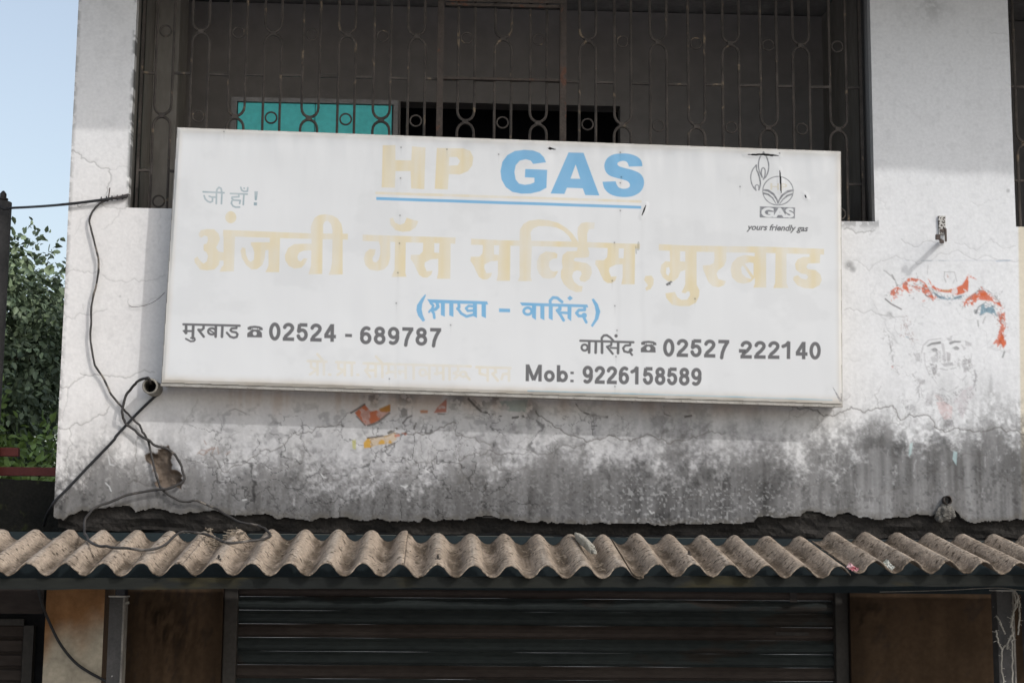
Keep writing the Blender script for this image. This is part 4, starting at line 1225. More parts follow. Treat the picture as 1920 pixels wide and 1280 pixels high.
# two crumpled wrappers at the eaves
for nm, mt, pts, lb_ in (('wrapper', 'wrap_red', [(1589, 1058), (1607, 1070)], 'small crumpled red and white wrapper caught at the awning edge'),
                         ('wrapper', 'wrap_white', [(1658, 1051), (1674, 1066)], 'small crumpled white wrapper on the raised sheet of the awning')):
    w_ = bmesh.new()
    bmesh.ops.create_grid(w_, x_segments=14, y_segments=8, size=1.0)
    a = P(pts[0][0], pts[0][1], AF + .005); b = P(pts[1][0], pts[1][1], AF - .006)
    d = Vector(b - a); L = d.length; d.normalize(); n_ = Vector((0, -1, 0)); s_ = d.cross(n_).normalized()
    for v in w_.verts:
        k = mnoise.fractal(Vector((v.co.x * 2.3, v.co.y * 2.3, 1.7 + a[0])), 1, 2, 3)
        k2 = mnoise.noise(Vector((v.co.x * 4.3, v.co.y * 3.3, 7.7 + a[0])))
        v.co = d * (v.co.x * L * .5) + s_ * (v.co.y * .010 * (1 + .5 * k2)) + n_ * (.012 * k + .006)
    bmesh.ops.solidify(w_, geom=list(w_.faces), thickness=.0008)
    me = bpy.data.meshes.new(nm); w_.to_mesh(me); w_.free(); me.materials.append(M[mt])
    o = bpy.data.objects.new(nm, me); COL.objects.link(o); o.location = Vector((a + b) / 2)
    tag(o, lb_, 'wrapper')
# straw and husks heaped in the valley under the loop of cable
hb = MB()
rs = random.Random(12)
for k in range(130):
    c = P_on(rs.uniform(386, 452), rs.uniform(991, 1012), (0, AF, zcF), (0, -(zcR - zcF), (AR - AF)))
    x = c[0]; y = min(c[1], AR - .02) - rs.uniform(0, .05)
    z = awning_z(x, y, .0045) + .004 + rs.uniform(0, .012)
    a = rs.uniform(0, 6.28); L = rs.uniform(.01, .035)
    hb.tube([(x, y, z), (x + L * math.cos(a), y + L * math.sin(a), z + rs.uniform(-.004, .006))], rs.uniform(.0012, .003), 4)
for k in range(420):
    x = rs.uniform(-1.75, 2.6); x0_ = P(820, 1056, AF)[0]
    x = x0_ + (round((x - x0_) / PIT - .5) + .5) * PIT + rs.gauss(0, .016)
    y = rs.uniform(AF + .03, AR - .05)
    if x > P(1612, 1056, AF)[0] - .05: lf_ = .030
    elif x > xs_[3]: lf_ = .009
    else: lf_ = .004
    z = awning_z(x, y, lf_) + .002
    a = rs.uniform(0, 6.28); L = rs.uniform(.006, .03)
    hb.tube([(x, y, z), (x + L * math.cos(a), y + L * math.sin(a), z + .003 + abs(math.cos(a)) * L * .15)], rs.uniform(.0009, .0022), 4)
ho = hb.build('straw_litter', M['straw'])
tag(ho, 'scattered straw and husks lying in the valleys of the awning', 'litter', kind='stuff')

# ------------------------------------------------------------------ posts in front of the shop
def post(pxl, pxr, ytop, label, y):
    rt = root('steel_post', P((pxl + pxr) / 2, 1200, y) * np.array([1, 1, 0]))
    tag(rt, label, 'post', 'steel posts under the awning')
    x0, x1 = P(pxl, 1180, y)[0], P(pxr, 1180, y)[0]
    zt = P((pxl + pxr) / 2, ytop, y)[2]
    m_ = MB()
    t = .006
    dp = .07
    m_.box(x0, x1 - .0085, y, y + t, 0, zt); m_.box(x0, x0 + t, y + t + .0005, y + dp, 0, zt - .001)
    m_.build('post_body', M['steelpost'], rt)
    m_ = MB(); m_.box(x1 - .008, x1, y - .002, y + dp, 0, zt - .0015); m_.build('side_flange', M['flange'], rt)
    m_ = MB(); m_.box(x0 - .004, x1 + .004, y - .006, y + dp + .012, zt + .0005, zt + .006, bev=.0015); m_.build('top_plate', M['cap'], rt)
    return rt


p1 = post(203, 232, 1119, 'bare steel post with flat plate on top beside the ochre pillar', -.42)
nz_m = MB(); c = P(233, 1130, -.42)
nz_m.tube([c + np.array([-.006, .01, 0]), c + np.array([.018, .008, .002])], .006, 8)
nz_m.build('bolt', M['pvc'], p1)
p2 = post(1871, 1903, 1108, 'bare steel post wound with frayed rope at the right end of the awning', -.42)

# frayed rope hanging round the right post, and the thin cord running to it
rp_ = MB()
def C3(u, v, y=-.45): return P(1280 + u / 2.977, 850 + v / 2.977, y)
rs = random.Random(3)
for q in ([(1855, 760), (1872, 800), (1865, 850), (1845, 900), (1838, 960), (1842, 1010), (1838, 1100), (1842, 1285)], [(1870, 790), (1882, 850), (1880, 930), (1872, 1010)],
          [(1842, 1000), (1815, 1060), (1785, 1090), (1782, 1180), (1790, 1285)], [(1752, 905), (1775, 950), (1800, 1005)], [(1750, 985), (1765, 1050), (1785, 1095)],
          [(1850, 770), (1862, 830), (1842, 900), (1830, 970)], [(1815, 1060), (1812, 1090)], [(1838, 1010), (1845, 1030), (1832, 1040)]):
    pts = smooth([C3(u + rs.uniform(-3, 3), v, -.445 - rs.uniform(0, .02)) for u, v in q], 6)
    pts = [p + np.array([rs.gauss(0, .0015), rs.gauss(0, .0015), 0]) for p in pts]
    rp_.tube(pts, .0038, 5)
    for k in range(len(pts)):
        if rs.random() < .55:
            a = pts[k]; rp_.tube([a, a + np.array([rs.gauss(0, .010), rs.gauss(0, .006), rs.gauss(0, .008)])], .0011, 3)
tag(rp_.build('frayed_rope', M['rope']), 'frayed pale rope dangling around the right-hand steel post', 'rope')
cd = MB()
cd.tube(smooth([P(1550, 1110, .2), P(1650, 1109, .0), P(1770, 1106, -.25), P(1870, 1101.5, -.435), P(1925, 1107, -.43), P(2050, 1112, -.4)], 6), .0016, 5)
tag(cd.build('washing_line', M['rope']), 'thin pale cord stretched across below the awning to the right post', 'cord')
hc = MB()
hc.tube(smooth([P(72, 1103, -.1), P(78, 1128, -.05), P(90, 1160, .06), P(112, 1205, .08), P(140, 1240, .085), P(168, 1260, .087), P(196, 1275, .088), P(215, 1290, .088)], 8), .0066, 8)
tag(hc.build('hanging_cable', M['cableblack']), 'black cable sagging across the ochre pillar below the awning', 'cable')

#@@SIGN

# ------------------------------------------------------------------ the sign board
FY = -0.15                                   # front of the sign
TL, TR, BR, BL = (P(332, 238, FY), P(1577, 283, FY), P(1580, 757, FY), P(302, 717, FY))
sg = root('sign_board', (TL + TR + BR + BL) / 4)
tag(sg, 'big white vinyl gas agency sign with faded yellow and blue lettering, hung on the parapet', 'sign')
S = Sheet(min(TL[0], BL[0]) - .01, max(TR[0], BR[0]) + .01, min(BL[2], BR[2]) - .01, max(TL[2], TR[2]) + .01, FY, 0.0021)
sh = S.shape
s_big = fbm(sh, 7, 4, 201); s_mid = fbm(sh, 30, 14, 202); s_fin = fbm(sh, 300, 130, 203, 2); s_col = fbm(sh, 80, 2, 204, 3)
S.rgb[:] = np.array([0.665, 0.668, 0.672], np.float32)
S.rgb *= (0.965 + 0.06 * s_big + .015 * s_col)[..., None]
QT = [(332, 238), (1577, 283), (1580, 757), (302, 717)]
# grime and yellowing along the hems
s_, d_ = S.dist_poly(QT)
ein = np.full(sh, 99., np.float32); ein[s_] = -d_
hem = sstep(16, 2, ein) * (.35 + .8 * s_mid)
S.rgb = S.rgb * (1 - .20 * hem[..., None] * np.array([.5, .75, 1.1], np.float32))
topd = sstep(30, 4, S.py - (238 + (S.px - 332) * .0361)) * (.2 + .9 * s_mid) * .20 + sstep(.50, .72, fbm(sh, 60, 4, 221, 4)) * sstep(330, 20, S.py - (238 + (S.px - 332) * .0361)) * .015 + sstep(.52, .68, fbm(sh, 16, 9, 223, 5)) * .045
S.rgb *= (1 - topd)[..., None]
botd = sstep(22, 3, (717 + (S.px - 302) * .0313) - S.py) * .16 * (.4 + s_mid)
S.rgb *= 1 - botd[..., None] * np.array([.6, .8, 1.1], np.float32)
# sagging seams: faint vertical strips
for x in (745, 1160, 1205):
    dd = np.abs(S.px - x - (S.py - 500) * .004 + (s_mid - .5) * 6)
    S.rgb *= (1 - .035 * np.clip(1 - dd / 7, 0, 1))[..., None]

YEL = np.array([0.66, 0.555, 0.335]); BLU = (0.115, 0.36, 0.60); INK = (0.085, 0.082, 0.086); GREY = (0.105, 0.11, 0.125)
ymask = np.clip(.70 + .45 * (s_col - .5) * 2 + .35 * (s_mid - .5), 0.35, 1).astype(np.float32)


def PO(k, origin, pts): return [(origin[0] + u / k, origin[1] + v / k) for u, v in pts]


def yel(polys, o, k=6.0, a=.80):
    for q in polys:
        hs = ()
        if isinstance(q, tuple): q, hs = q[0], [PO(k, o, h) for h in q[1]]
        S.poly(PO(k, o, q), YEL, a, holes=hs, mask=ymask, soft=.7)


def circ(cx_, cy_, rx, ry=None, n=28): return [(cx_ + rx * math.cos(t), cy_ + (ry or rx) * math.sin(t)) for t in np.linspace(0, 2 * math.pi, n, endpoint=False)]


class Union:
    """collect overlapping strokes and polygons, then lay them down as one coat"""
    def __init__(self): self.cov = np.zeros(sh, np.float32)
    def stroke(self, pts, w):
        s, d = S.dist_stroke(pts, w); self.cov[s] = np.maximum(self.cov[s], np.clip(.5 - d / (S.unit * 1.0), 0, 1))
    def poly(self, pts, holes=()):
        s, d = S.dist_poly(pts, holes); self.cov[s] = np.maximum(self.cov[s], np.clip(.5 - d / (S.unit * 1.0), 0, 1))
    def cut(self, pts):
        s, d = S.dist_poly(pts); self.cov[s] = np.minimum(self.cov[s], np.clip(.5 + d / S.unit, 0, 1))
    def lay(self, col, a=1.0, mask=None):
        c = self.cov * a
        if mask is not None: c = c * mask
        S.rgb[:] = S.rgb * (1 - c[..., None]) + np.array(col, np.float32) * c[..., None]


# big faded line
U = Union()
oA, oB, oC, oD = (350, 390), (660, 390), (940, 390), (1230, 410)
def up(o, pts, k=6.0, holes=()): U.poly(PO(k, o, pts), [PO(k, o, h) for h in holes])
up(oA, circ(497, 105, 62, 68))
up(oA, [(410, 247), (720, 258), (1400, 285), (1815, 290), (1812, 355), (1500, 350), (545, 322), (410, 322)])
up(oA, [(415, 300), (545, 300), (530, 710), (370, 715), (388, 668), (415, 640)])
up(oA, [(135, 290), (160, 250), (230, 238), (310, 240), (360, 290), (375, 350), (350, 410), (330, 445), (360, 490), (420, 500), (420, 590), (370, 590), (360, 640), (310, 690), (230, 700), (150, 690), (90, 610), (85, 570), (120, 545), (150, 590), (190, 625), (225, 600), (240, 540), (225, 500), (190, 475), (190, 410), (225, 400), (240, 360), (235, 320), (200, 310), (165, 335), (140, 320)])
up(oA, [(935, 320), (1050, 320), (1040, 720), (885, 720), (905, 680), (920, 640), (920, 470), (885, 475), (875, 570), (850, 640), (790, 685), (730, 690), (670, 640), (620, 560), (605, 480), (625, 440), (660, 455), (665, 520), (690, 580), (720, 605), (755, 580), (760, 500), (745, 450), (720, 410), (725, 385), (935, 385)])
up(oA, [(1410, 400), (1210, 405), (1140, 450), (1105, 530), (1110, 590), (1150, 650), (1210, 680), (1290, 670), (1330, 630), (1360, 570), (1320, 565), (1285, 600), (1255, 590), (1245, 545), (1265, 500), (1310, 480), (1410, 475)])
up(oA, [(1405, 340), (1530, 340), (1525, 740), (1370, 745), (1385, 690), (1400, 640)])
up(oA, [(1640, 340), (1755, 340), (1755, 745), (1595, 750), (1620, 690), (1635, 600)])
up(oA, [(1405, 345), (1395, 220), (1410, 170), (1440, 110), (1490, 80), (1560, 70), (1640, 85), (1700, 120), (1740, 180), (1755, 260), (1755, 345), (1640, 345), (1640, 250), (1625, 180), (1590, 145), (1555, 150), (1535, 190), (1535, 345)])
up(oB, [(425, 120), (460, 110), (485, 165), (540, 190), (590, 170), (615, 110), (660, 125), (745, 150), (715, 220), (650, 260), (570, 268), (490, 250), (435, 190)])
up(oB, [(120, 300), (420, 310), (1165, 332), (1160, 402), (790, 390), (120, 370)])
up(oB, [(295, 355), (430, 355), (430, 560), (405, 640), (360, 690), (280, 705), (200, 690), (150, 640), (132, 570), (150, 500), (200, 460), (265, 465), (255, 520), (230, 560), (235, 600), (270, 612), (300, 580), (318, 520), (318, 430)])
up(oB, [(485, 360), (605, 360), (600, 730), (612, 770), (445, 775), (460, 730), (478, 690)])
SA = [(800, 380), (925, 380), (925, 500), (980, 505), (985, 390), (1110, 390), (1105, 795), (955, 795), (970, 720), (970, 570), (890, 575), (820, 610), (815, 650), (840, 710), (905, 705), (890, 750), (850, 780), (800, 780), (755, 750), (725, 690), (700, 630), (660, 570), (665, 525), (760, 525), (795, 490), (800, 440)]
up(oB, SA); up(oB, [(u + 672, v + 22) for u, v in SA]); up(oC, [(u + 395, v + 62) for u, v in SA])
up(oC, [(-340, 345), (0, 362), (900, 382), (1560, 405), (1555, 458), (960, 445), (340, 430), (-340, 412)])
up(oC, [(205, 300), (330, 300), (345, 430), (330, 770), (345, 820), (185, 820), (205, 770)])
up(oC, [(205, 390), (205, 310), (210, 240), (250, 180), (310, 145), (420, 130), (530, 140), (640, 170), (740, 230), (800, 290), (845, 355), (870, 390), (800, 390), (760, 320), (700, 260), (620, 220), (500, 205), (420, 205), (360, 230), (330, 270), (325, 330), (330, 390)])
up(oC, [(600, 500), (500, 490), (430, 530), (400, 600), (400, 680), (425, 740), (470, 785), (540, 795), (600, 780), (640, 710), (590, 715), (555, 700), (535, 650), (540, 600), (580, 570), (625, 565), (630, 520)])
up(oC, [(870, 390), (855, 290), (860, 220), (900, 170), (960, 160), (1050, 165), (1045, 235), (985, 240), (965, 290), (965, 390), (970, 440), (990, 500), (985, 550), (940, 560), (830, 560), (810, 585), (830, 600), (960, 620), (1010, 660), (1020, 730), (990, 800), (940, 830), (890, 820), (880, 790), (905, 740), (895, 710), (850, 700), (810, 720), (795, 770), (820, 830), (870, 870), (915, 880), (905, 940), (840, 945), (760, 910), (700, 850), (670, 780), (670, 710), (690, 670), (680, 600), (690, 530), (740, 490), (850, 485), (860, 440)])
up(oC, [(1620, 765), (1690, 760), (1715, 800), (1710, 860), (1680, 910), (1630, 930), (1620, 900), (1650, 870), (1630, 840), (1605, 810)])
kD = 1920 / 340.0
up(oD, [(30, 270), (350, 285), (1100, 295), (1780, 320), (1780, 380), (1100, 362), (430, 350), (30, 335)], kD)
up(oD, [(145, 325), (255, 325), (255, 450), (310, 455), (310, 340), (430, 340), (430, 700), (460, 760), (455, 820), (420, 890), (350, 925), (250, 925), (170, 910), (110, 840), (100, 790), (200, 775), (225, 830), (270, 860), (330, 855), (360, 810), (355, 770), (330, 770), (310, 790), (270, 780), (300, 720), (310, 690), (310, 540), (258, 560), (235, 620), (190, 660), (130, 665), (70, 620), (45, 560), (55, 490), (100, 450), (150, 455)], kD, [[(110, 520), (140, 510), (150, 560), (130, 605), (105, 580)]])
up(oD, [(615, 340), (745, 340), (745, 440), (720, 500), (660, 545), (640, 580), (660, 640), (740, 660), (720, 705), (660, 725), (600, 715), (555, 670), (525, 600), (500, 540), (495, 495), (570, 490), (610, 470), (620, 420)], kD)
up(oD, [(1050, 400), (940, 385), (860, 410), (805, 470), (790, 540), (805, 620), (860, 675), (930, 690), (1000, 670), (1050, 620)], kD, [[(900, 520), (930, 480), (990, 462), (1032, 470), (1032, 600), (1000, 640), (950, 620), (910, 580)]])
U.stroke(PO(kD, oD, [(925, 480), (1015, 610)]), 5)
up(oD, [(1045, 340), (1165, 340), (1165, 730), (1030, 730), (1045, 690)], kD)
up(oD, [(1265, 345), (1380, 345), (1380, 680), (1400, 735), (1240, 735), (1260, 680)], kD)
up(oD, [(1625, 360), (1740, 360), (1735, 470), (1610, 475), (1590, 510), (1610, 535), (1690, 545), (1740, 590), (1755, 650), (1730, 705), (1660, 740), (1570, 735), (1500, 710), (1450, 650), (1455, 615), (1500, 600), (1540, 635), (1590, 645), (1610, 620), (1590, 590), (1530, 580), (1480, 540), (1470, 480), (1500, 430), (1560, 405), (1625, 405)], kD)
# HP
kJ = 1920 / 260.0; oJ = (700, 260)
up(oJ, [(130, 95), (305, 95), (305, 300), (525, 305), (535, 110), (722, 125), (705, 700), (525, 690), (515, 450), (305, 450), (298, 680), (115, 675)], kJ)
up(oJ, [(880, 130), (1250, 135), (1340, 170), (1385, 260), (1370, 370), (1310, 450), (1200, 495), (1045, 490), (1030, 705), (850, 695)], kJ, [[(1050, 255), (1160, 255), (1200, 310), (1170, 370), (1045, 375)]])
U.lay(YEL, .86, ymask)
U = Union(); U.stroke([(706, 362), (1201, 378)], 5.0); U.lay(YEL, .60, ymask)

# GAS and its rule
U = Union()
oI = (920, 260); kI = 6.4
up(oI, [(665, 285), (640, 225), (590, 175), (510, 145), (400, 135), (290, 150), (200, 200), (140, 280), (118, 390), (130, 490), (180, 580), (260, 640), (370, 662), (480, 660), (590, 635), (670, 590), (678, 375), (415, 365), (410, 465), (525, 470), (525, 525), (480, 545), (410, 555), (340, 540), (300, 490), (285, 400), (300, 320), (350, 265), (420, 248), (480, 265), (510, 305)], kI)
up(oI, [(935, 165), (1115, 172), (1305, 683), (1135, 678), (1105, 597), (915, 590), (885, 665), (718, 660)], kI, [[(1020, 310), (1075, 482), (958, 480)]])
up(oI, smooth([(1822, 330), (1810, 265), (1760, 215), (1680, 185), (1590, 178), (1480, 190), (1400, 235), (1365, 310), (1375, 385), (1420, 440), (1500, 470), (1580, 490), (1640, 510), (1670, 545), (1660, 585), (1600, 602), (1545, 590), (1515, 555), (1500, 512)], 3) + smooth([(1342, 518), (1365, 600), (1430, 665), (1520, 695), (1620, 702), (1720, 685), (1800, 635), (1838, 560), (1835, 480), (1790, 415), (1700, 375), (1600, 350), (1540, 330), (1520, 300), (1550, 275), (1600, 268), (1640, 285), (1660, 335)], 3), kI)
U.poly([(705.5, 369.5), (1202, 386.3), (1202, 391.6), (705.5, 375)])
# branch line
kE = 1920 / 380.0; oE = (760, 540)
def us(o, k, pts, w): U.stroke(PO(k, o, pts), w / k)
up(oE, [(190, 55), (150, 100), (110, 160), (105, 210), (120, 260), (165, 318), (188, 305), (165, 250), (155, 200), (160, 150), (195, 70)], kE)
up(oE, [(205, 105), (775, 125), (785, 155), (740, 153), (230, 140)], kE)
us(oE, kE, [(300, 140), (310, 175), (285, 200), (250, 207)], 32); us(oE, kE, [(240, 140), (265, 165), (255, 190)], 24); us(oE, kE, [(240, 205), (225, 225)], 20); us(oE, kE, [(250, 210), (270, 240), (275, 280)], 26)
up(oE, [(336, 130), (375, 130), (375, 270), (336, 255)], kE); up(oE, [(416, 130), (456, 130), (456, 272), (416, 258)], kE)
us(oE, kE, [(505, 140), (510, 180), (495, 195)], 28); us(oE, kE, [(495, 190), (530, 240), (580, 268), (640, 252)], 26); us(oE, kE, [(655, 172), (600, 168), (575, 190), (592, 215), (640, 212)], 24)
up(oE, [(640, 140), (679, 140), (679, 282), (640, 262)], kE); up(oE, [(722, 140), (764, 140), (764, 284), (722, 266)], kE)
up(oE, [(888, 192), (993, 195), (993, 228), (888, 226)], kE)
up(oE, [(1085, 135), (1725, 155), (1735, 182), (1690, 181), (1105, 165)], kE)
us(oE, kE, circ(1160, 217, 38, 32) + [(1198, 217)], 26); up(oE, [(1200, 155), (1240, 155), (1238, 302), (1200, 275)], kE); up(oE, [(1279, 160), (1318, 160), (1318, 303), (1279, 285)], kE); up(oE, [(1359, 160), (1397, 160), (1397, 304), (1359, 286)], kE)
us(oE, kE, [(1375, 165), (1372, 118), (1400, 88), (1440, 92), (1485, 130)], 28)
us(oE, kE, [(1465, 165), (1465, 200), (1440, 210)], 32); us(oE, kE, [(1440, 210), (1475, 260), (1500, 303)], 28); us(oE, kE, [(1460, 230), (1550, 235)], 25); up(oE, [(1537, 160), (1576, 160), (1572, 312), (1537, 285)], kE)
up(oE, [(1560, 70), (1588, 95), (1560, 118), (1533, 95)], kE)
us(oE, kE, [(1700, 170), (1700, 205), (1645, 207), (1622, 235), (1645, 263), (1690, 262)], 28); us(oE, kE, [(1684, 262), (1715, 322)], 27); up(oE, circ(1695, 258, 26), kE)
up(oE, [(1765, 105), (1785, 98), (1825, 150), (1848, 220), (1830, 290), (1775, 368), (1758, 355), (1795, 290), (1805, 230), (1795, 170)], kE)
U.lay(BLU, .93, np.clip(.93 + .12 * (s_mid - .5), 0, 1))

# the almost vanished proprietor's line
U = Union()
oF = (560, 650); kF = 1920 / 410.0
for pts in ([(80, 125), (245, 131)], [(108, 130), (110, 180), (160, 200)], [(165, 130), (165, 245)], [(100, 243), (150, 207)], [(222, 130), (222, 245)], [(165, 65), (212, 118)], [(268, 243), (278, 245)], [(330, 135), (490, 141)], [(350, 140), (350, 190), (400, 205)], [(405, 140), (405, 250)], [(343, 246), (393, 212)], [(467, 140), (467, 250)], [(515, 246), (525, 246)],
            [(570, 145), (1510, 171)], [(612, 150), (605, 195), (585, 205), (628, 265)], [(610, 207), (670, 207)], [(676, 150), (676, 262)], [(735, 150), (735, 266)], [(680, 85), (732, 142)], [(790, 155), (790, 225), (772, 232)], [(790, 220), (846, 222)], [(850, 158), (850, 270)], [(880, 215), (930, 217)], [(885, 215), (890, 235)], [(940, 160), (940, 275)], [(1010, 160), (1010, 280)],
            circ(1090, 225, 28), [(1110, 240), (1145, 240)], [(1148, 165), (1148, 280)], [(1215, 170), (1215, 240), (1198, 236)], [(1200, 236), (1262, 226)], [(1270, 168), (1270, 285)], [(1325, 170), (1325, 286)], [(1400, 175), (1402, 212), (1362, 232), (1400, 250), (1370, 280)], circ(1445, 240, 26, 22), [(1470, 250), (1500, 285)],
            [(1560, 178), (1860, 186)], [(1590, 180), (1590, 235), (1655, 252)], [(1660, 182), (1660, 296)], [(1722, 182), (1732, 222), (1702, 236), (1748, 296)], [(1842, 236), (1795, 240), (1782, 282)], [(1847, 186), (1847, 296)]):
    us(oF, kF, pts, 23)
U.lay(YEL, .46, ymask)

# dark telephone lines
U = Union()
oG = (330, 590); kG = 9.6
def phone(o, k, dx=0, dy=0):
    t = lambda q: [(u + dx, v + dy) for u, v in q]
    up(o, t([(1285, 225), (1330, 203), (1420, 195), (1510, 207), (1560, 235), (1562, 277), (1500, 277), (1490, 242), (1365, 237), (1355, 272), (1290, 270)]), k)
    up(o, t([(1370, 262), (1490, 264), (1545, 320), (1550, 408), (1280, 403), (1282, 330)]), k, [t(circ(1418, 335, 36))])
    up(o, t([(1372, 232), (1386, 232), (1386, 270), (1372, 270)]), k); up(o, t([(1462, 232), (1476, 232), (1476, 270), (1462, 270)]), k)
us(oG, kG, [(132, 170), (1145, 196)], 42)
us(oG, kG, [(180, 190), (180, 320)], 50); up(oG, [(112, 282), (160, 262), (205, 290), (200, 345), (165, 352)], kG); us(oG, kG, [(170, 290), (300, 292)], 38); us(oG, kG, [(310, 190), (300, 420)], 52); us(oG, kG, [(268, 415), (328, 415), (340, 448), (318, 472), (260, 476), (175, 430)], 34)
us(oG, kG, [(495, 190), (495, 240), (460, 275), (402, 268)], 46); us(oG, kG, [(402, 268), (498, 392)], 46)
us(oG, kG, circ(645, 297, 68, 56) + [(713, 297)], 42); us(oG, kG, [(610, 280), (680, 322)], 28); us(oG, kG, [(718, 190), (712, 392)], 50); us(oG, kG, [(836, 200), (826, 394)], 50)
us(oG, kG, [(1092, 200), (1087, 240), (1000, 246), (980, 280), (1010, 305), (1080, 316), (1108, 350), (1092, 396), (1040, 413), (975, 393), (915, 322)], 42)
phone(oG, kG)
oH = (1070, 620)
us(oH, kG, [(175, 177), (1130, 205)], 42)
us(oH, kG, circ(252, 300, 55, 54) + [(307, 300)], 42); us(oH, kG, [(337, 195), (332, 388)], 50); us(oH, kG, [(455, 200), (450, 392)], 50); us(oH, kG, [(565, 205), (565, 394)], 50)
us(oH, kG, [(560, 200), (560, 125), (598, 84), (650, 78), (715, 120), (778, 190)], 42); up(oH, circ(818, 90, 31), kG)
us(oH, kG, [(735, 210), (730, 258), (662, 286)], 42); us(oH, kG, [(655, 285), (757, 412)], 42); us(oH, kG, [(720, 305), (850, 310)], 36); us(oH, kG, [(857, 215), (853, 400)], 50)
us(oH, kG, [(1075, 215), (1070, 258), (985, 264), (945, 310), (965, 368), (1035, 386), (1080, 352)], 42); up(oH, circ(1085, 345, 36), kG); us(oH, kG, [(1065, 380), (1106, 432)], 40)
phone(oH, kG, -18, -18)
U.poly([(647, 625.5), (660, 625.9), (660, 631.9), (647, 631.5)]); U.poly([(1385.5, 654), (1398, 654.5), (1398, 661.5), (1385.5, 661)])
U.lay(INK, .92)


# Latin figures and words: outlines of the built-in font, laid out on the sheet
def glyph_tris(text, weight=0.0, shear=0.0, narrow=1.0):
    cu = bpy.data.curves.new('tmp', 'FONT'); cu.body = text; cu.offset = weight; cu.shear = shear; cu.resolution_u = 5
    cu.size = 1.0
    o = bpy.data.objects.new('tmp', cu); COL.objects.link(o)
    dg = bpy.context.evaluated_depsgraph_get(); dg.update()
    me = bpy.data.meshes.new_from_object(o.evaluated_get(dg))
    me.calc_loop_triangles()
    v = np.array([q.co[:2] for q in me.vertices])
    t = np.array([q.vertices[:] for q in me.loop_triangles])
    bpy.data.objects.remove(o); bpy.data.curves.remove(cu); bpy.data.meshes.remove(me)
    return v[t]


def text(tx, quad, col, a=1.0, weight=0.02, shear=0.0):
    """fit the text's own bounding box into the four photo points TL, TR, BR, BL"""
    T = glyph_tris(tx, weight, shear)
    lo = T.reshape(-1, 2).min(0); hi = T.reshape(-1, 2).max(0)
    u = (T - lo) / (hi - lo)
    q = np.array(quad, float)
    b, t = u[..., :1], u[..., 1:]
    p = (q[3] * (1 - b) + q[2] * b) * (1 - t) + (q[0] * (1 - b) + q[1] * b) * t
    S.tris(p, col, a)


def arc(cx_, cy_, rx, ry, a0, a1, n=12): return [(cx_ + rx * math.cos(math.radians(t)), cy_ - ry * math.sin(math.radians(t))) for t in np.linspace(a0, a1, n)]


# bold grotesque figures: centre lines in a cell 0.52 wide and 1 high (v downwards), pen 0.185
PEN = .21
FIG = {
    '0': [arc(.26, .5, .165, .41, 0, 360, 40)],
    '1': [[(.30, .0), (.30, 1.0)], [(.28, .07), (.20, .20), (.07, .28)]],
    '2': [arc(.26, .285, .165, .195, 170, 0, 14) + [(.405, .38), (.30, .56), (.15, .74), (.10, .90)], [(.02, .91), (.50, .91)]],
    '4': [[(.36, 0), (.36, 1.0)], [(.345, .06), (.08, .66)], [(.03, .70), (.52, .70)]],
    '5': [[(.14, .09), (.47, .09)], [(.15, .05), (.105, .48)], [(.115, .46), (.18, .40)] + arc(.255, .645, .165, .265, 100, -165, 16)],
    '6': [arc(.26, .665, .165, .25, 0, 360, 30), arc(.29, .44, .195, .355, 62, 200, 14)],
    '7': [[(.04, .09), (.50, .09)], [(.43, .10), (.30, .42), (.22, .72), (.19, 1.0)]],
    '8': [arc(.26, .265, .145, .18, 0, 360, 26), arc(.26, .69, .17, .225, 0, 360, 28)],
    '9': [arc(.26, .335, .165, .25, 0, 360, 30), arc(.23, .56, .195, .355, 242, 380, 14)],
    'o': [arc(.26, .665, .165, .25, 0, 360, 30)],
    'b': [arc(.28, .665, .16, .25, 0, 360, 30), [(.095, 0), (.095, 1.0)]],
    ':': [[(.12, .37), (.12, .52)], [(.12, .85), (.12, 1.0)]],
    'M': [[(.09, 0), (.09, 1.0)], [(.65, 0), (.65, 1.0)], [(.10, .04), (.37, .93)], [(.64, .04), (.37, .93)]],
}
ADV = {'M': .80, ':': .30, 'o': .565, 'b': .575}


def figures(tx, x0, x1, y0l, y0r, h, base_slope=None):
    """top edge runs from (x0, y0l) to (x1, y0r); the strings' cells share the width"""
    tot = sum(ADV.get(c, .575) for c in tx) - .055
    sx = (x1 - x0) / tot
    u = 0.0
    for c in tx:
        for ln in FIG[c]:
            U.stroke([(x0 + (u + q[0]) * sx - (q[1] - .5) * h * .012, y0l + (y0r - y0l) * ((u + q[0]) * sx) / (x1 - x0) + q[1] * h) for q in ln], PEN * h * .97)
        u += ADV.get(c, .575)


class Flat(Union):
    """square ended pen strokes"""
    def stroke(self, pts, w):
        pts = np.array(pts, float)
        if len(pts) == 2 and np.hypot(*(pts[1] - pts[0])) > 0:
            d = pts[1] - pts[0]; d /= np.hypot(*d); n = np.array([-d[1], d[0]]) * w / 2
            self.poly([pts[0] + n, pts[1] + n, pts[1] - n, pts[0] - n])
        else:
            Union.stroke(self, pts, w)


U = Flat()
figures('02524', 503.5, 630, 604.3, 607.5, 33.4)
figures('689787', 674, 828, 611.5, 615.3, 33)
figures('02527', 1242.4, 1368, 634.8, 637.6, 33)
figures('222140', 1387.5, 1540, 638.8, 641.2, 32.6)
figures('Mob:', 985, 1078, 682.8, 684.8, 31.6)
figures('9226158589', 1091.8, 1316, 685.6, 690.0, 32.8)
U.lay(INK, .92)

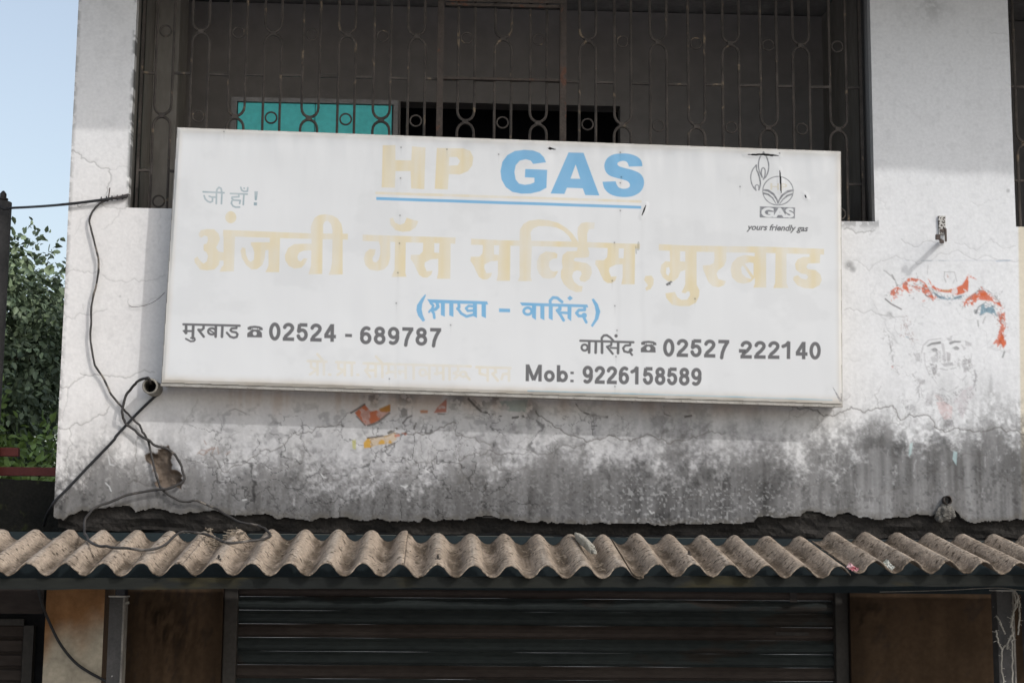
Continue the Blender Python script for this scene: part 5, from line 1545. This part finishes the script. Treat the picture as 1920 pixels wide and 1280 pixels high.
# the round emblem with two flames
U = Union()
oL = (1380, 270); kL = 7.1125
for pts, w in (([(370, 105), (322, 175), (300, 270), (312, 360), (350, 445)], 13), ([(350, 445), (337, 385), (347, 330), (370, 318), (390, 350), (386, 420), (365, 472)], 14), ([(370, 105), (413, 180), (437, 270), (430, 360), (402, 430), (365, 472)], 14),
               ([(272, 280), (222, 345), (197, 430), (207, 520), (240, 588), (268, 618)], 13), ([(268, 618), (255, 570), (275, 546), (303, 560), (305, 612)], 12), ([(272, 280), (277, 345), (308, 420), (323, 490), (323, 550), (305, 612)], 15), ([(290, 370), (312, 440), (322, 490)], 18)):
    us(oL, kL, smooth(pts, 5), w * 1.25)
us(oL, kL, circ(560, 625, 203, 190, 48) + [(763, 625)], 13.5)
for pts, w in (([(365, 615), (430, 622), (500, 670), (545, 740), (560, 800)], [27, 30, 28, 20, 10]), ([(370, 658), (430, 672), (490, 722), (530, 790), (545, 815)], [26, 24, 18, 10, 8]), ([(760, 618), (690, 633), (620, 682), (575, 750), (560, 800)], [27, 30, 28, 20, 10]), ([(748, 668), (685, 690), (625, 740), (588, 790), (575, 815)], [26, 24, 18, 10, 8])):
    U.stroke(PO(kL, oL, pts), np.array(w) / kL)
up(oL, [(318, 832), (788, 848), (785, 995), (316, 980)], kL)
U.lay(GREY, .88, np.clip(.9 + .5 * (s_fin - .5), 0, 1))
text('GAS', [(1427.5, 388.6), (1488.6, 390.4), (1488.6, 408.6), (1427.5, 407.2)], (.66, .665, .67), .95, .05)
text('HP', [(1444.5, 343.5), (1476, 344.5), (1476, 357), (1444.5, 356)], (.58, .52, .38), .6, .02)
text('yours friendly gas', [(1399.4, 419.5), (1515.5, 422.5), (1515.5, 437.8), (1399.4, 434.8)], (.075, .075, .08), .92, .030, .30)

# the two small words under the place of the cartoon
U = Union()
oK = (370, 330); kK = 1920 / 130.0
for pts in ([(165, 445), (740, 470)], [(190, 550), (220, 640), (290, 708), (360, 732), (418, 705), (425, 600), (330, 566)], [(425, 590), (520, 592)], [(532, 460), (525, 770)], [(535, 470), (545, 380), (600, 320), (660, 350), (682, 480), (668, 770)], [(920, 490), (1380, 505)], [(1150, 515), (1150, 580), (965, 590), (955, 620), (1000, 672), (1190, 682), (1172, 765)], [(962, 690), (942, 760), (990, 838), (1060, 868), (1170, 865)], [(1292, 505), (1272, 795)], [(1205, 320), (1232, 400), (1290, 432), (1385, 428), (1398, 330)], [(1296, 340), (1302, 346)]):
    us(oK, kK, pts, 46)
up(oK, [(1580, 425), (1680, 428), (1645, 675), (1590, 675)], kK); up(oK, [(1565, 730), (1655, 735), (1650, 820), (1560, 815)], kK)
U.lay((.20, .29, .33), .85, np.clip(.75 + .8 * (s_mid - .5), .3, 1))

# nail heads, stains and the blue edge line
for (x, y) in [(878 / 2.977 + 640, 862 / 2.977), (752, 277), (838, 280), (751, 334), (750, 404), (749, 456), (746, 511), (743, 568), (730, 710), (1163, 286), (1165, 332), (1163, 395), (1152, 455), (1148, 526), (1153, 573), (1157, 619), (1155, 668), (1153, 724), (1163, 343), (320 / 2.977 + 1280, 350), (845, 609), (1462, 287), (1303, 560), (420, 247)]:
    d = np.hypot(S.px - x, S.py - y)
    S.rgb *= (1 - .55 * np.clip(2.0 - d, 0, 1) - 0)[..., None].clip(.1, 1)
    S.rgb *= (1 - .10 * np.clip(1.2 - d / 6, 0, 1) * s_mid * np.array([1]) )[..., None]
    S.rgb *= 1 - (.07 * (np.abs(S.px - x) < 1.5) * sstep(26, 0, S.py - y) * (S.py > y))[..., None]
d = np.hypot(S.px - 1255, S.py - 531) + (s_fin - .5) * 9
S.rgb *= (1 - .8 * np.clip((5.5 - d) / 2, 0, 1))[..., None]
U = Union(); U.stroke([(990, 732.5), (1300, 741), (1560, 749.5)], 2.6); U.lay((.20, .42, .55), .7, np.clip(.6 + 1.2 * (s_mid - .5), 0, 1))
U = Union(); U.stroke([(1562, 726), (1570, 740), (1577, 752)], [1, 3, 5]); U.stroke([(1578, 738), (1579, 752)], 3); U.lay((.12, .12, .14), .7, np.clip(.8 + 1.2 * (s_fin - .5), 0, 1))
U = Union()
for x, y in [(1192, 470), (1197, 462)]: U.stroke([(x, y - 8), (x + 1, y + 5)], 2.5)
U.stroke([(1197, 456), (1196, 468)], 4); U.lay((.25, .24, .2), .5)
# a raised lip round the cuts, with its highlight painted pale
TEARS = [PO(kL, oL, [(115, 142), (250, 130), (370, 124), (500, 138), (582, 156), (480, 162), (350, 150), (240, 152)]), PO(kL, oL, [(582, 335), (594, 390), (606, 470), (608, 560), (604, 665), (594, 640), (586, 540), (578, 420)]),
         PO(kL, oL, [(905, 660), (930, 685), (950, 728), (925, 712)]), PO(6.4, (920, 260), [(685, 115), (712, 100), (728, 108), (790, 130), (735, 128), (712, 134)]), PO(6.0, (940, 390), [(1630, -40), (1612, 30), (1570, 110), (1585, 60), (1608, -5)])]
cut = np.zeros(sh, bool)
bulge = np.zeros(sh, np.float32)
for q in TEARS:
    s_, d_ = S.dist_poly(q, m=14)
    cut[s_] |= d_ < -0.3
    bulge[s_] = np.maximum(bulge[s_], sstep(7, 0, d_))
    lip = np.clip(1 - np.abs(d_ - 1.2) / 1.6, 0, 1) * (S.py[s_] > q[0][1] - 1)
    S.rgb[s_] = S.rgb[s_] * (1 - .35 * lip[..., None]) + .35 * lip[..., None] * .62
s_, d_ = S.dist_poly(QT)
keep = np.zeros(sh, bool); keep[s_] = d_ < -0.4
keep &= ~cut
rim = np.zeros(sh, np.float32); rim[s_] = sstep(-7, 0, d_)
wav = (fbm(sh, 5, 3, 211, 3) - .5) * .012 + (fbm(sh, 22, 3, 212, 3) - .5) * .004
# slack folds near the upper edge
fold = sstep(90, 10, S.py - (238 + (S.px - 332) * .0361)) * (fbm(sh, 26, 2, 213, 3) - .5) * .012
Yv = rim * .006 + (wav + fold) * np.clip(1 - rim, 0, 1) - bulge * .003 * (fbm(sh, 60, 30, 215, 2))
sheet_mesh(S, Yv, keep, 0.018, 'printed_face', M['vinyl'], sg)
del S, U

# box frame behind the printed face
def LP(u, v, y):
    """point of the board: u 0..1 along, v 0..1 up"""
    b = BL * (1 - u) + BR * u; t = TL * (1 - u) + TR * u
    q = b * (1 - v) + t * v
    return np.array([q[0], y, q[2]])
def slab(mb, u0, u1, v0, v1, y0, y1):
    V = [LP(u, v, y) for y in (y0, y1) for u, v in ((u0, v0), (u1, v0), (u1, v1), (u0, v1))]
    mb.add(V, [(0, 1, 2, 3), (7, 6, 5, 4), (0, 4, 5, 1), (1, 5, 6, 2), (2, 6, 7, 3), (3, 7, 4, 0)])
eu, ev = .003, .0085
fr = MB()
y0, y1 = FY + .012, -.012
slab(fr, -.0008, eu, -.004, 1.001, y0, y1); slab(fr, 1 - eu, 1.0008, -.004, 1.001, y0, y1)
slab(fr, eu, 1 - eu, -.004, ev, y0, y1); slab(fr, eu, 1 - eu, 1 - ev, 1.001, y0, y1)
frame_mb = fr
fr = MB()
slab(fr, eu, 1 - eu, ev, 1 - ev, -.030, -.020)
fr.build('back_panel', M['boxin'], sg)
lp = MB()
slab(lp, -.0006, 1.0006, -.0125, -.0045, FY + .004, FY + .030)
lp.build('bottom_trim', M['alu'], sg)
rv = frame_mb
for k in range(44):
    u = .012 + .976 * k / 43
    c = LP(u, -.0085, FY + .003)
    rv.add([c + np.array([.0032 * math.cos(t), 0, .0032 * math.sin(t)]) for t in np.linspace(0, 6.283, 8, endpoint=False)] + [c + np.array([0, -.002, 0])], [(i, (i + 1) % 8, 8) for i in range(8)])
    c = LP(u, -.0126, FY + .017)
    rv.add([c + np.array([.0032 * math.cos(t), .0032 * math.sin(t), 0]) for t in np.linspace(0, 6.283, 8, endpoint=False)] + [c + np.array([0, 0, -.002])], [(i, (i + 1) % 8, 8) for i in range(8)])
for k in range(16):
    c = LP(-.0009, .03 + .94 * k / 15, FY + .05)
    rv.add([c + np.array([0, .0032 * math.cos(t), .0032 * math.sin(t)]) for t in np.linspace(0, 6.283, 8, endpoint=False)] + [c + np.array([-.002, 0, 0])], [(i, (i + 1) % 8, 8) for i in range(8)])
frame_mb.build('box_frame', M['alu'], sg)

#@@EXTRAS

# ------------------------------------------------------------------ turquoise cupboard standing in the balcony room
CY = 0.50
cx0, cx1 = P(433, 215, CY)[0], P(746, 215, CY)[0]
cz1 = P(590, 185, CY)[2]
cb = root('cupboard', ((cx0 + cx1) / 2, CY, OZ0 - .35))
tag(cb, 'turquoise cupboard with grey wooden frame behind the balcony bars', 'cupboard')
tw = .028
c_ = MB()
c_.box(cx0, cx1, CY, CY + .03, cz1 - .022, cz1); c_.box(cx0, cx0 + tw, CY, CY + .03, OZ0 - .35, cz1 - .023); c_.box(cx1 - .022, cx1, CY, CY + .03, OZ0 - .35, cz1 - .023)
c_.box(cx0 + .004, cx1 - .004, CY + .031, CY + .38, OZ0 - .349, cz1 - .005)
c_.build('cupboard_frame', M['tealframe'], cb)
c_ = MB()
n = 4
for k in range(n):
    a = cx0 + tw + .003 + (cx1 - cx0 - tw - .03) * k / n; b = cx0 + tw + (cx1 - cx0 - tw - .03) * (k + 1) / n
    if k % 2 == 0:
        dr_ = MB(); dr_.box(a, b + (cx1 - cx0 - tw - .03) / n, CY + .012, CY + .029, OZ0 - .30, cz1 - .024, bev=.003); dr_.build('door', M['teal'], cb)

# ------------------------------------------------------------------ pipe stub through the parapet
pc = P(281, 723.5, -.13)
wc = P(288, 727, -.13)
pr = .0215 * 1.62
pi_ = MB()
def ringv(r, y, dx=0, dz=0, n=28): return [(pc[0] + dx + r * math.cos(t), y, pc[2] + dz + r * math.sin(t)) for t in np.linspace(0, 2 * math.pi, n, endpoint=False)]
prof = [(pr, .05), (pr, -.128), (pr - .002, -.130), (pr - .007, -.130), (pr - .0085, -.127), (pr - .0085, .06)]
V = []; n = 28
for r_, y in prof: V += ringv(r_, y)
pi_.add(V, [(i * n + k, i * n + (k + 1) % n, (i + 1) * n + (k + 1) % n, (i + 1) * n + k) for i in range(len(prof) - 1) for k in range(n)])
pt = root('pipe_stub', (pc[0], 0, pc[2]))
tag(pt, 'short open plastic pipe sticking out of the wall at the lower left sign corner', 'pipe')
pi_.build('pipe', M['pvc'], pt, smoothf=False)
pj = MB(); pj.add(ringv(pr - .0086, -.02), [tuple(range(n))]); pj.build('dark_bore', M['dark'], pt)

# ------------------------------------------------------------------ cables
def roofp(a, b, lift=.012):
    q = P_on(a, b, (0, AF, zcF + lift), (0, -(zcR - zcF), (AR - AF)))
    return q
kb = MB()
WY = -.016
path = []
hang = [(238, 369), (222, 372), (205, 373), (188, 380), (176, 392), (168, 410), (170, 432), (180, 470), (183, 495), (181, 530), (174, 560), (170, 590), (168, 620), (171, 655), (180, 685), (190, 706), (205, 730), (222, 755), (240, 777), (252, 789), (262, 797), (270, 808), (277, 825), (283, 850), (288, 875), (296, 900), (305, 917), (318, 928), (335, 938), (352, 939), (366, 938), (385, 944)]
path += [P(a, b, WY - .004) for a, b in hang]
path += [P(405, 953, -.03), P(425, 966, -.06), P(443, 976, -.10), P(458, 981, -.13), P(478, 983, -.17), P(495, 989, -.22)]
path += [roofp(504, 999), roofp(505, 1005), roofp(494, 1010), roofp(465, 1014), roofp(440, 1017), roofp(420, 1015), roofp(400, 1007), roofp(380, 1000), roofp(360, 996.5), roofp(342, 997), roofp(326, 1005), roofp(312, 1018), roofp(295, 1028), roofp(272, 1032), roofp(245, 1028), roofp(215, 1026), roofp(190, 1023), roofp(170, 1015)]
path += [roofp(160, 1003), P(157, 992, -.20), P(160, 975, -.15), P(170, 960, -.10), P(188, 947, -.07), P(215, 937, -.05), P(250, 926, -.035)]
path += [P(a, b, -.030) for a, b in [(285, 920), (315, 916), (333, 908), (343, 901), (345, 893), (342, 880), (335, 865), (326, 852), (315, 843), (300, 837), (285, 831), (270, 820), (255, 808), (243, 799), (235, 789)]]
path += [P(a, b, -.045) for a, b in [(231, 776), (231, 762), (236, 745), (244, 730)]] + [P(254, 718, -.08), P(265, 711, -.12), P(276, 708.5, -.138)]
# over the rim and into the bore
path += [np.array([pc[0] - .004, -.142, pc[2] + pr - .002]), np.array([pc[0] - .002, -.120, pc[2] + pr - .016]), np.array([pc[0], -.05, pc[2] + pr - .018])]
sp = smooth(path, 6)
_rk = fbm((3, len(sp)), len(sp) / 7, 2, 401, 3) - .5
for i in range(12, len(sp) - 30):
    sp[i] = sp[i] + np.array([_rk[0, i] * .016, _rk[1, i] * .002, _rk[2, i] * .012])
kb.tube(sp, [.0046 + .0016 * (i / len(sp)) + .0003 * math.sin(i * .9) for i in range(len(sp))], 8)
tag(kb.build('grey_cable', M['cable'], smoothf=True), 'grey cable hanging down the left wall, looping over the awning up into the pipe', 'cable')
kb = MB()
kb.tube(smooth([P(298, 737, -.012), P(285, 748, -.013), P(262, 770, -.016), P(240, 793, -.019), P(218, 817, -.02), P(214, 824, -.02), P(190, 849, -.02), P(160, 880, -.022), P(128, 914, -.024), P(104, 938, -.024), P(96, 950, .0), P(88, 965, .12), P(82, 985, .3)], 6), .0062, 8)
tag(kb.build('black_cable', M['cableblack'], smoothf=True), 'straight black cable running diagonally from under the pipe to the wall corner', 'cable')
kb = MB()
pY = .55
a0 = P(6, 392, pY)
pts = [P(-4, 384, pY - .085), P(8, 392, pY - .082), P(22, 390, pY - .075)] + [P(22 + (205 - 22) * t, 390 - (390 - 373) * t - 5.5 * math.sin(math.pi * t) * -0.45, max(-.024, (pY - .08) * (1 - t / .50) - .024 * t / .50)) for t in np.linspace(.12, .96, 14)] + [P(208, 372.5, -.02), P(224, 370, -.016), P(240, 367, -.012)]
kb.tube(smooth(pts, 4), .0062, 8)
for k in range(9):
    a = P(190 + k * 5, 374 - k * .6, -.022)
    ringp = [a + np.array([0, .011 * math.cos(t), .011 * math.sin(t)]) for t in np.linspace(0, 6.283, 8, endpoint=False)]
    if k % 2 == 0: kb.tube(ringp, .0022, 4, closed=True)
tag(kb.build('pole_cable', M['cableblack'], smoothf=True), 'black cable strung from the dark pole to the upper left wall corner', 'cable')
kb = MB()
kb.tube([P(206, 352, -.022), P(204, 366, -.014), P(203, 376, -.012), P(200, 379, .01)], .0026, 5)
kb.tube([P(188, 381, -.002), P(214, 371, -.026), P(240, 364, -.012), P(244, 366, .01)], .0024, 5)
tag(kb.build('wire_hook', M['darkiron']), 'twisted iron hook on the wall holding the cables by the barred opening', 'hook')
kb = MB()
kb.tube(smooth([P(242, 572, -.003), P(250, 575.5, -.010), P(265, 574, -.014), P(282, 569, -.018), P(297, 560, -.022), P(309, 548, -.03)], 6), .0011, 5)
tag(kb.build('thin_wire', M['darkiron']), 'thin loose wire coming out from behind the left edge of the sign', 'wire')

# ------------------------------------------------------------------ bracket and stump on the right pier
br_ = root('wall_bracket', P(1766, 432, 0))
tag(br_, 'paint splashed iron bracket fixed to the wall above the flaking portrait', 'bracket')
m_ = MB()
b0 = P(1765.5, 405, -.005); b1 = P(1766.5, 440, -.005)
m_.box(b0[0] - .016, b0[0] + .016, -.012, .008, b1[2], b0[2], bev=.001)
m_.build('flat_plate', M['bracket'], br_)
m_ = MB()
m_.box(b0[0] + .009, b0[0] + .0175, -.018, -.0125, P(1766, 454, 0)[2], P(1766, 430, 0)[2]); m_.box(b0[0] - .012, b0[0] + .008, -.016, -.0125, P(1766, 436, 0)[2], P(1766, 431, 0)[2])
m_.build('side_lug', M['darkiron'], br_)
m_ = MB()
a = P(1766, 452, -.01)
# arm standing out from the wall, with a clip on its end
tp = P(1764, 452, -.125)
m_.bar((a[0], -.012, a[2]), tuple(tp), .020, .010)
m_.build('arm', M['darkiron'], br_)
m_ = MB()
e_ = np.array([tp[0] + .004, -.126, tp[2]])
m_.box(e_[0] - .028, e_[0] - .006, -.132, -.120, e_[2] + .006, e_[2] + .030, bev=.002); m_.box(e_[0] - .010, e_[0] + .010, -.130, -.121, e_[2] - .010, e_[2] + .005, bev=.002)
m_.build('end_clip', M['darkiron'], br_)

sp_ = root('pipe_stump', P(1776, 945, 0))
tag(sp_, 'broken pipe stump crusted with mortar at the lower edge of the right wall', 'pipe')
m_ = MB()
c0 = P(1776, 937, -.02)
n = 18
V = []
for r_, y in ((.020, .02), (.0205, -.034), (.0165, -.036), (.0155, .0)):
    V += [(c0[0] + r_ * math.cos(t) * .95, y + .004 * math.sin(3 * t), c0[2] + r_ * math.sin(t)) for t in np.linspace(0, 6.283185, n, endpoint=False)]
m_.add(V, [(i * n + k, i * n + (k + 1) % n, (i + 1) * n + (k + 1) % n, (i + 1) * n + k) for i in range(3) for k in range(n)] + [tuple(3 * n + k for k in range(n))])
m_.build('rusty_socket', M['rust'], sp_)
bmx = bmesh.new(); bmesh.ops.create_icosphere(bmx, subdivisions=4, radius=1)
c1 = P(1772, 960, -.012)
for v in bmx.verts:
    q = v.co
    w_ = 1 + .35 * mnoise.fractal(q * 1.8 + Vector((3, 1, 2)), 1, 2, 4)
    v.co = Vector((c1[0] - sp_.location.x, c1[1] - sp_.location.y, c1[2] - sp_.location.z)) + Vector((q.x * .040 * w_ * (1 - .35 * q.z), q.y * .028 * w_, q.z * .040 * w_))
me = bpy.data.meshes.new('mortar_lump'); bmx.to_mesh(me); bmx.free(); me.materials.append(M['stone2'] if 'stone2' in M else M['mortar'])
o = bpy.data.objects.new('mortar_lump', me); COL.objects.link(o); o.parent = sp_

# ------------------------------------------------------------------ pole, red railing and trees on the left
po = root('electric_pole', (P(2, 600, pY)[0], pY, 0))
tag(po, 'dark weathered pole at the left edge, carrying one cable', 'pole')
m_ = MB()
x1 = P(17.5, 460, pY)[0]
ztp = P(5, 368, pY)[2]
rad = .062
m_.tube([(x1 - rad, pY, 0), (x1 - rad, pY, 1.2), (x1 - rad, pY, ztp - .03), (x1 - rad, pY, ztp - .028)], [rad * 1.06, rad * 1.03, rad, rad * .82], 18)
m_.build('pole_shaft', M['pole'], po, smoothf=True)
m_ = MB()
xx = P(9, 372, pY)[0]
m_.tube([(xx, pY - .03, ztp - .05), (xx, pY - .03, ztp + .005), (xx, pY - .03, ztp + .012), (xx, pY - .03, ztp + .02)], [.016, .016, .011, .004], 12)
ring = [(xx + .02 * math.cos(t), pY - .03 + .02 * math.sin(t), ztp - .022) for t in np.linspace(0, 6.283, 14, endpoint=False)]
m_.tube(ring, .006, 6, closed=True)
m_.build('insulator', M['bolt'], po, smoothf=True)

ra = root('red_railing', (P(-60, 870, .62)[0], .62, 0))
tag(ra, 'red oxide painted steel railing above the mossy parapet, left of the wall corner', 'railing')
RYY = .62
m_ = MB()
za_, zb_ = P(30, 891.5, RYY)[2], P(30, 875, RYY)[2]
m_.box(P(-160, 880, RYY)[0], P(112, 880, RYY)[0], RYY, RYY + .035, za_, zb_, bev=.003); m_.build('rail', M['red'], ra)
m_ = MB()
za_, zb_ = P(15, 855.5, RYY)[2], P(15, 839, RYY)[2]
m_.box(P(-160, 847, RYY)[0], P(36, 847, RYY)[0], RYY - .02, RYY + .015, za_, zb_, bev=.003); m_.build('rail', M['red'], ra)
m_ = MB()
xpp = P(-150, 860, RYY)[0]
m_.box(xpp, xpp + .04, RYY + .036, RYY + .07, 0, P(15, 830, RYY)[2]); m_.build('upright', M['red'], ra)


def tree(name, label, base, height, crown_c, crown_r, nleaf, size, palette, seed, lobes=26, group='trees beyond the wall corner', trunk_r=.09, cut=None):
    rt = root(name, base)
    tag(rt, label, 'tree', group)
    r = random.Random(seed); g_ = np.random.default_rng(seed)
    cc = np.array(crown_c, float); cr = np.array(crown_r, float)
    tr = MB()
    top = np.array([base[0], base[1], crown_c[2] - crown_r[2] * .2])
    tr.tube(smooth([base, (base[0] + .05, base[1], top[2] * .45), tuple(top)], 5), [trunk_r * (1 - .55 * k / 10) for k in range(11)], 10)
    L = []
    for k in range(lobes):
        u = g_.normal(size=3); u /= np.linalg.norm(u)
        rad_ = g_.uniform(.55, 1.0)
        c = cc + u * cr * rad_ * .92
        L.append((c, g_.uniform(.16, .30) * cr.mean()))
        if k < 16:
            mid = (top + c) / 2 + g_.normal(size=3) * .08
            tr.tube(smooth([tuple(top - np.array([0, 0, .25])), tuple(mid), tuple(c)], 4), [.035 * (1 - .8 * q / 8) for q in range(9)], 6)
    tr.build('trunk', M['bark'], rt, smoothf=True)
    # leaves: twigs within each lobe, leaves along each twig
    per = nleaf // len(L)
    lf = np.array([[0, 0, 0], [.32, .30, .05], [.70, .22, .03], [1, 0, -.10], [.70, -.22, .03], [.32, -.30, .05]])
    V = []; C_ = []
    for (c, rad_) in L:
        ntw = max(3, per // 9)
        tone = g_.uniform(.75, 1.2)
        for t in range(ntw):
            u = g_.normal(size=3); u /= np.linalg.norm(u)
            p0 = c + u * rad_ * g_.uniform(.3, 1.15) * np.array([1, 1, .8])
            d = u * .6 + np.array([0, 0, g_.uniform(-.5, .3)]) + g_.normal(size=3) * .35; d /= np.linalg.norm(d)
            for q in range(9):
                p = p0 + d * size * .75 * q
                a = g_.normal(size=3) * .55 + d * .7 + np.array([0, 0, -.28]); a /= np.linalg.norm(a)
                nn = g_.normal(size=3) * .7 + np.array([.1, -.15, .8]); s_ = np.cross(nn, a); s_ /= np.linalg.norm(s_) + 1e-9
                nn = np.cross(a, s_)
                sz = size * g_.uniform(.65, 1.25)
                V.append(p + sz * (lf[:, :1] * a + lf[:, 1:2] * s_ * .95 + lf[:, 2:] * nn))
                k = g_.random()
                col = np.array(palette[0]) * (1 - k) + np.array(palette[1]) * k
                C_.append(np.tile(col * tone * g_.uniform(.75, 1.2), (6, 1)))
    V = np.array(V); n = len(V)
    if cut is not None:
        kp = cut(V[:, 0]); V = V[kp]; C_ = [C_[i] for i in np.where(kp)[0]]; n = len(V)
    V = V.reshape(-1, 3) - np.array(base)
    F = np.stack([np.array([0, 1, 2, 3]), np.array([0, 3, 4, 5])])[None] + (np.arange(n) * 6)[:, None, None]
    F = F.reshape(-1, 4)
    me = bpy.data.meshes.new('crown')
    me.vertices.add(len(V)); me.vertices.foreach_set('co', V.astype(np.float32).ravel())
    me.loops.add(F.size); me.loops.foreach_set('vertex_index', F.astype(np.int32).ravel())
    me.polygons.add(len(F)); me.polygons.foreach_set('loop_start', np.arange(0, F.size, 4, dtype=np.int32))
    me.update(calc_edges=True)
    at = me.attributes.new('paint', 'FLOAT_COLOR', 'POINT')
    cc_ = np.ones((len(V), 4), np.float32); cc_[:, :3] = np.concatenate(C_)
    at.data.foreach_set('color', cc_.ravel())
    me.materials.append(M['leaf'])
    o = bpy.data.objects.new('crown', me); COL.objects.link(o); o.parent = rt
    return rt


tY = 5.2
c = P(30, 690, tY)
tree('broadleaf_tree', 'tall dense dark green tree beside the left wall corner', (c[0] - .3, tY + .2, 0), 4, (c[0] - .30, tY, c[2] - .02), (.78, .9, .98), 26000, .062, ((.075, .108, .066), (.24, .30, .17)), 5, lobes=60)
c = P(40, 835, 4.2)
tree('broadleaf_tree', 'low bright yellow-green tree under the tall dark one, by the red railing', (c[0] - .1, 4.2, 0), 3, (c[0] - .1, 4.2, c[2] - .52), (.85, .6, .56), 7000, .075, ((.13, .20, .05), (.24, .34, .09)), 8, lobes=26, trunk_r=.05)
c = P(-90, 620, 9)
tree('broadleaf_tree', 'distant green tree mostly hidden behind the dark pole', (c[0], 9, 0), 4, (c[0] + .1, 9, c[2] - .3), (1.1, .9, 1.2), 6000, .11, ((.035, .065, .025), (.08, .12, .04)), 13, lobes=26)
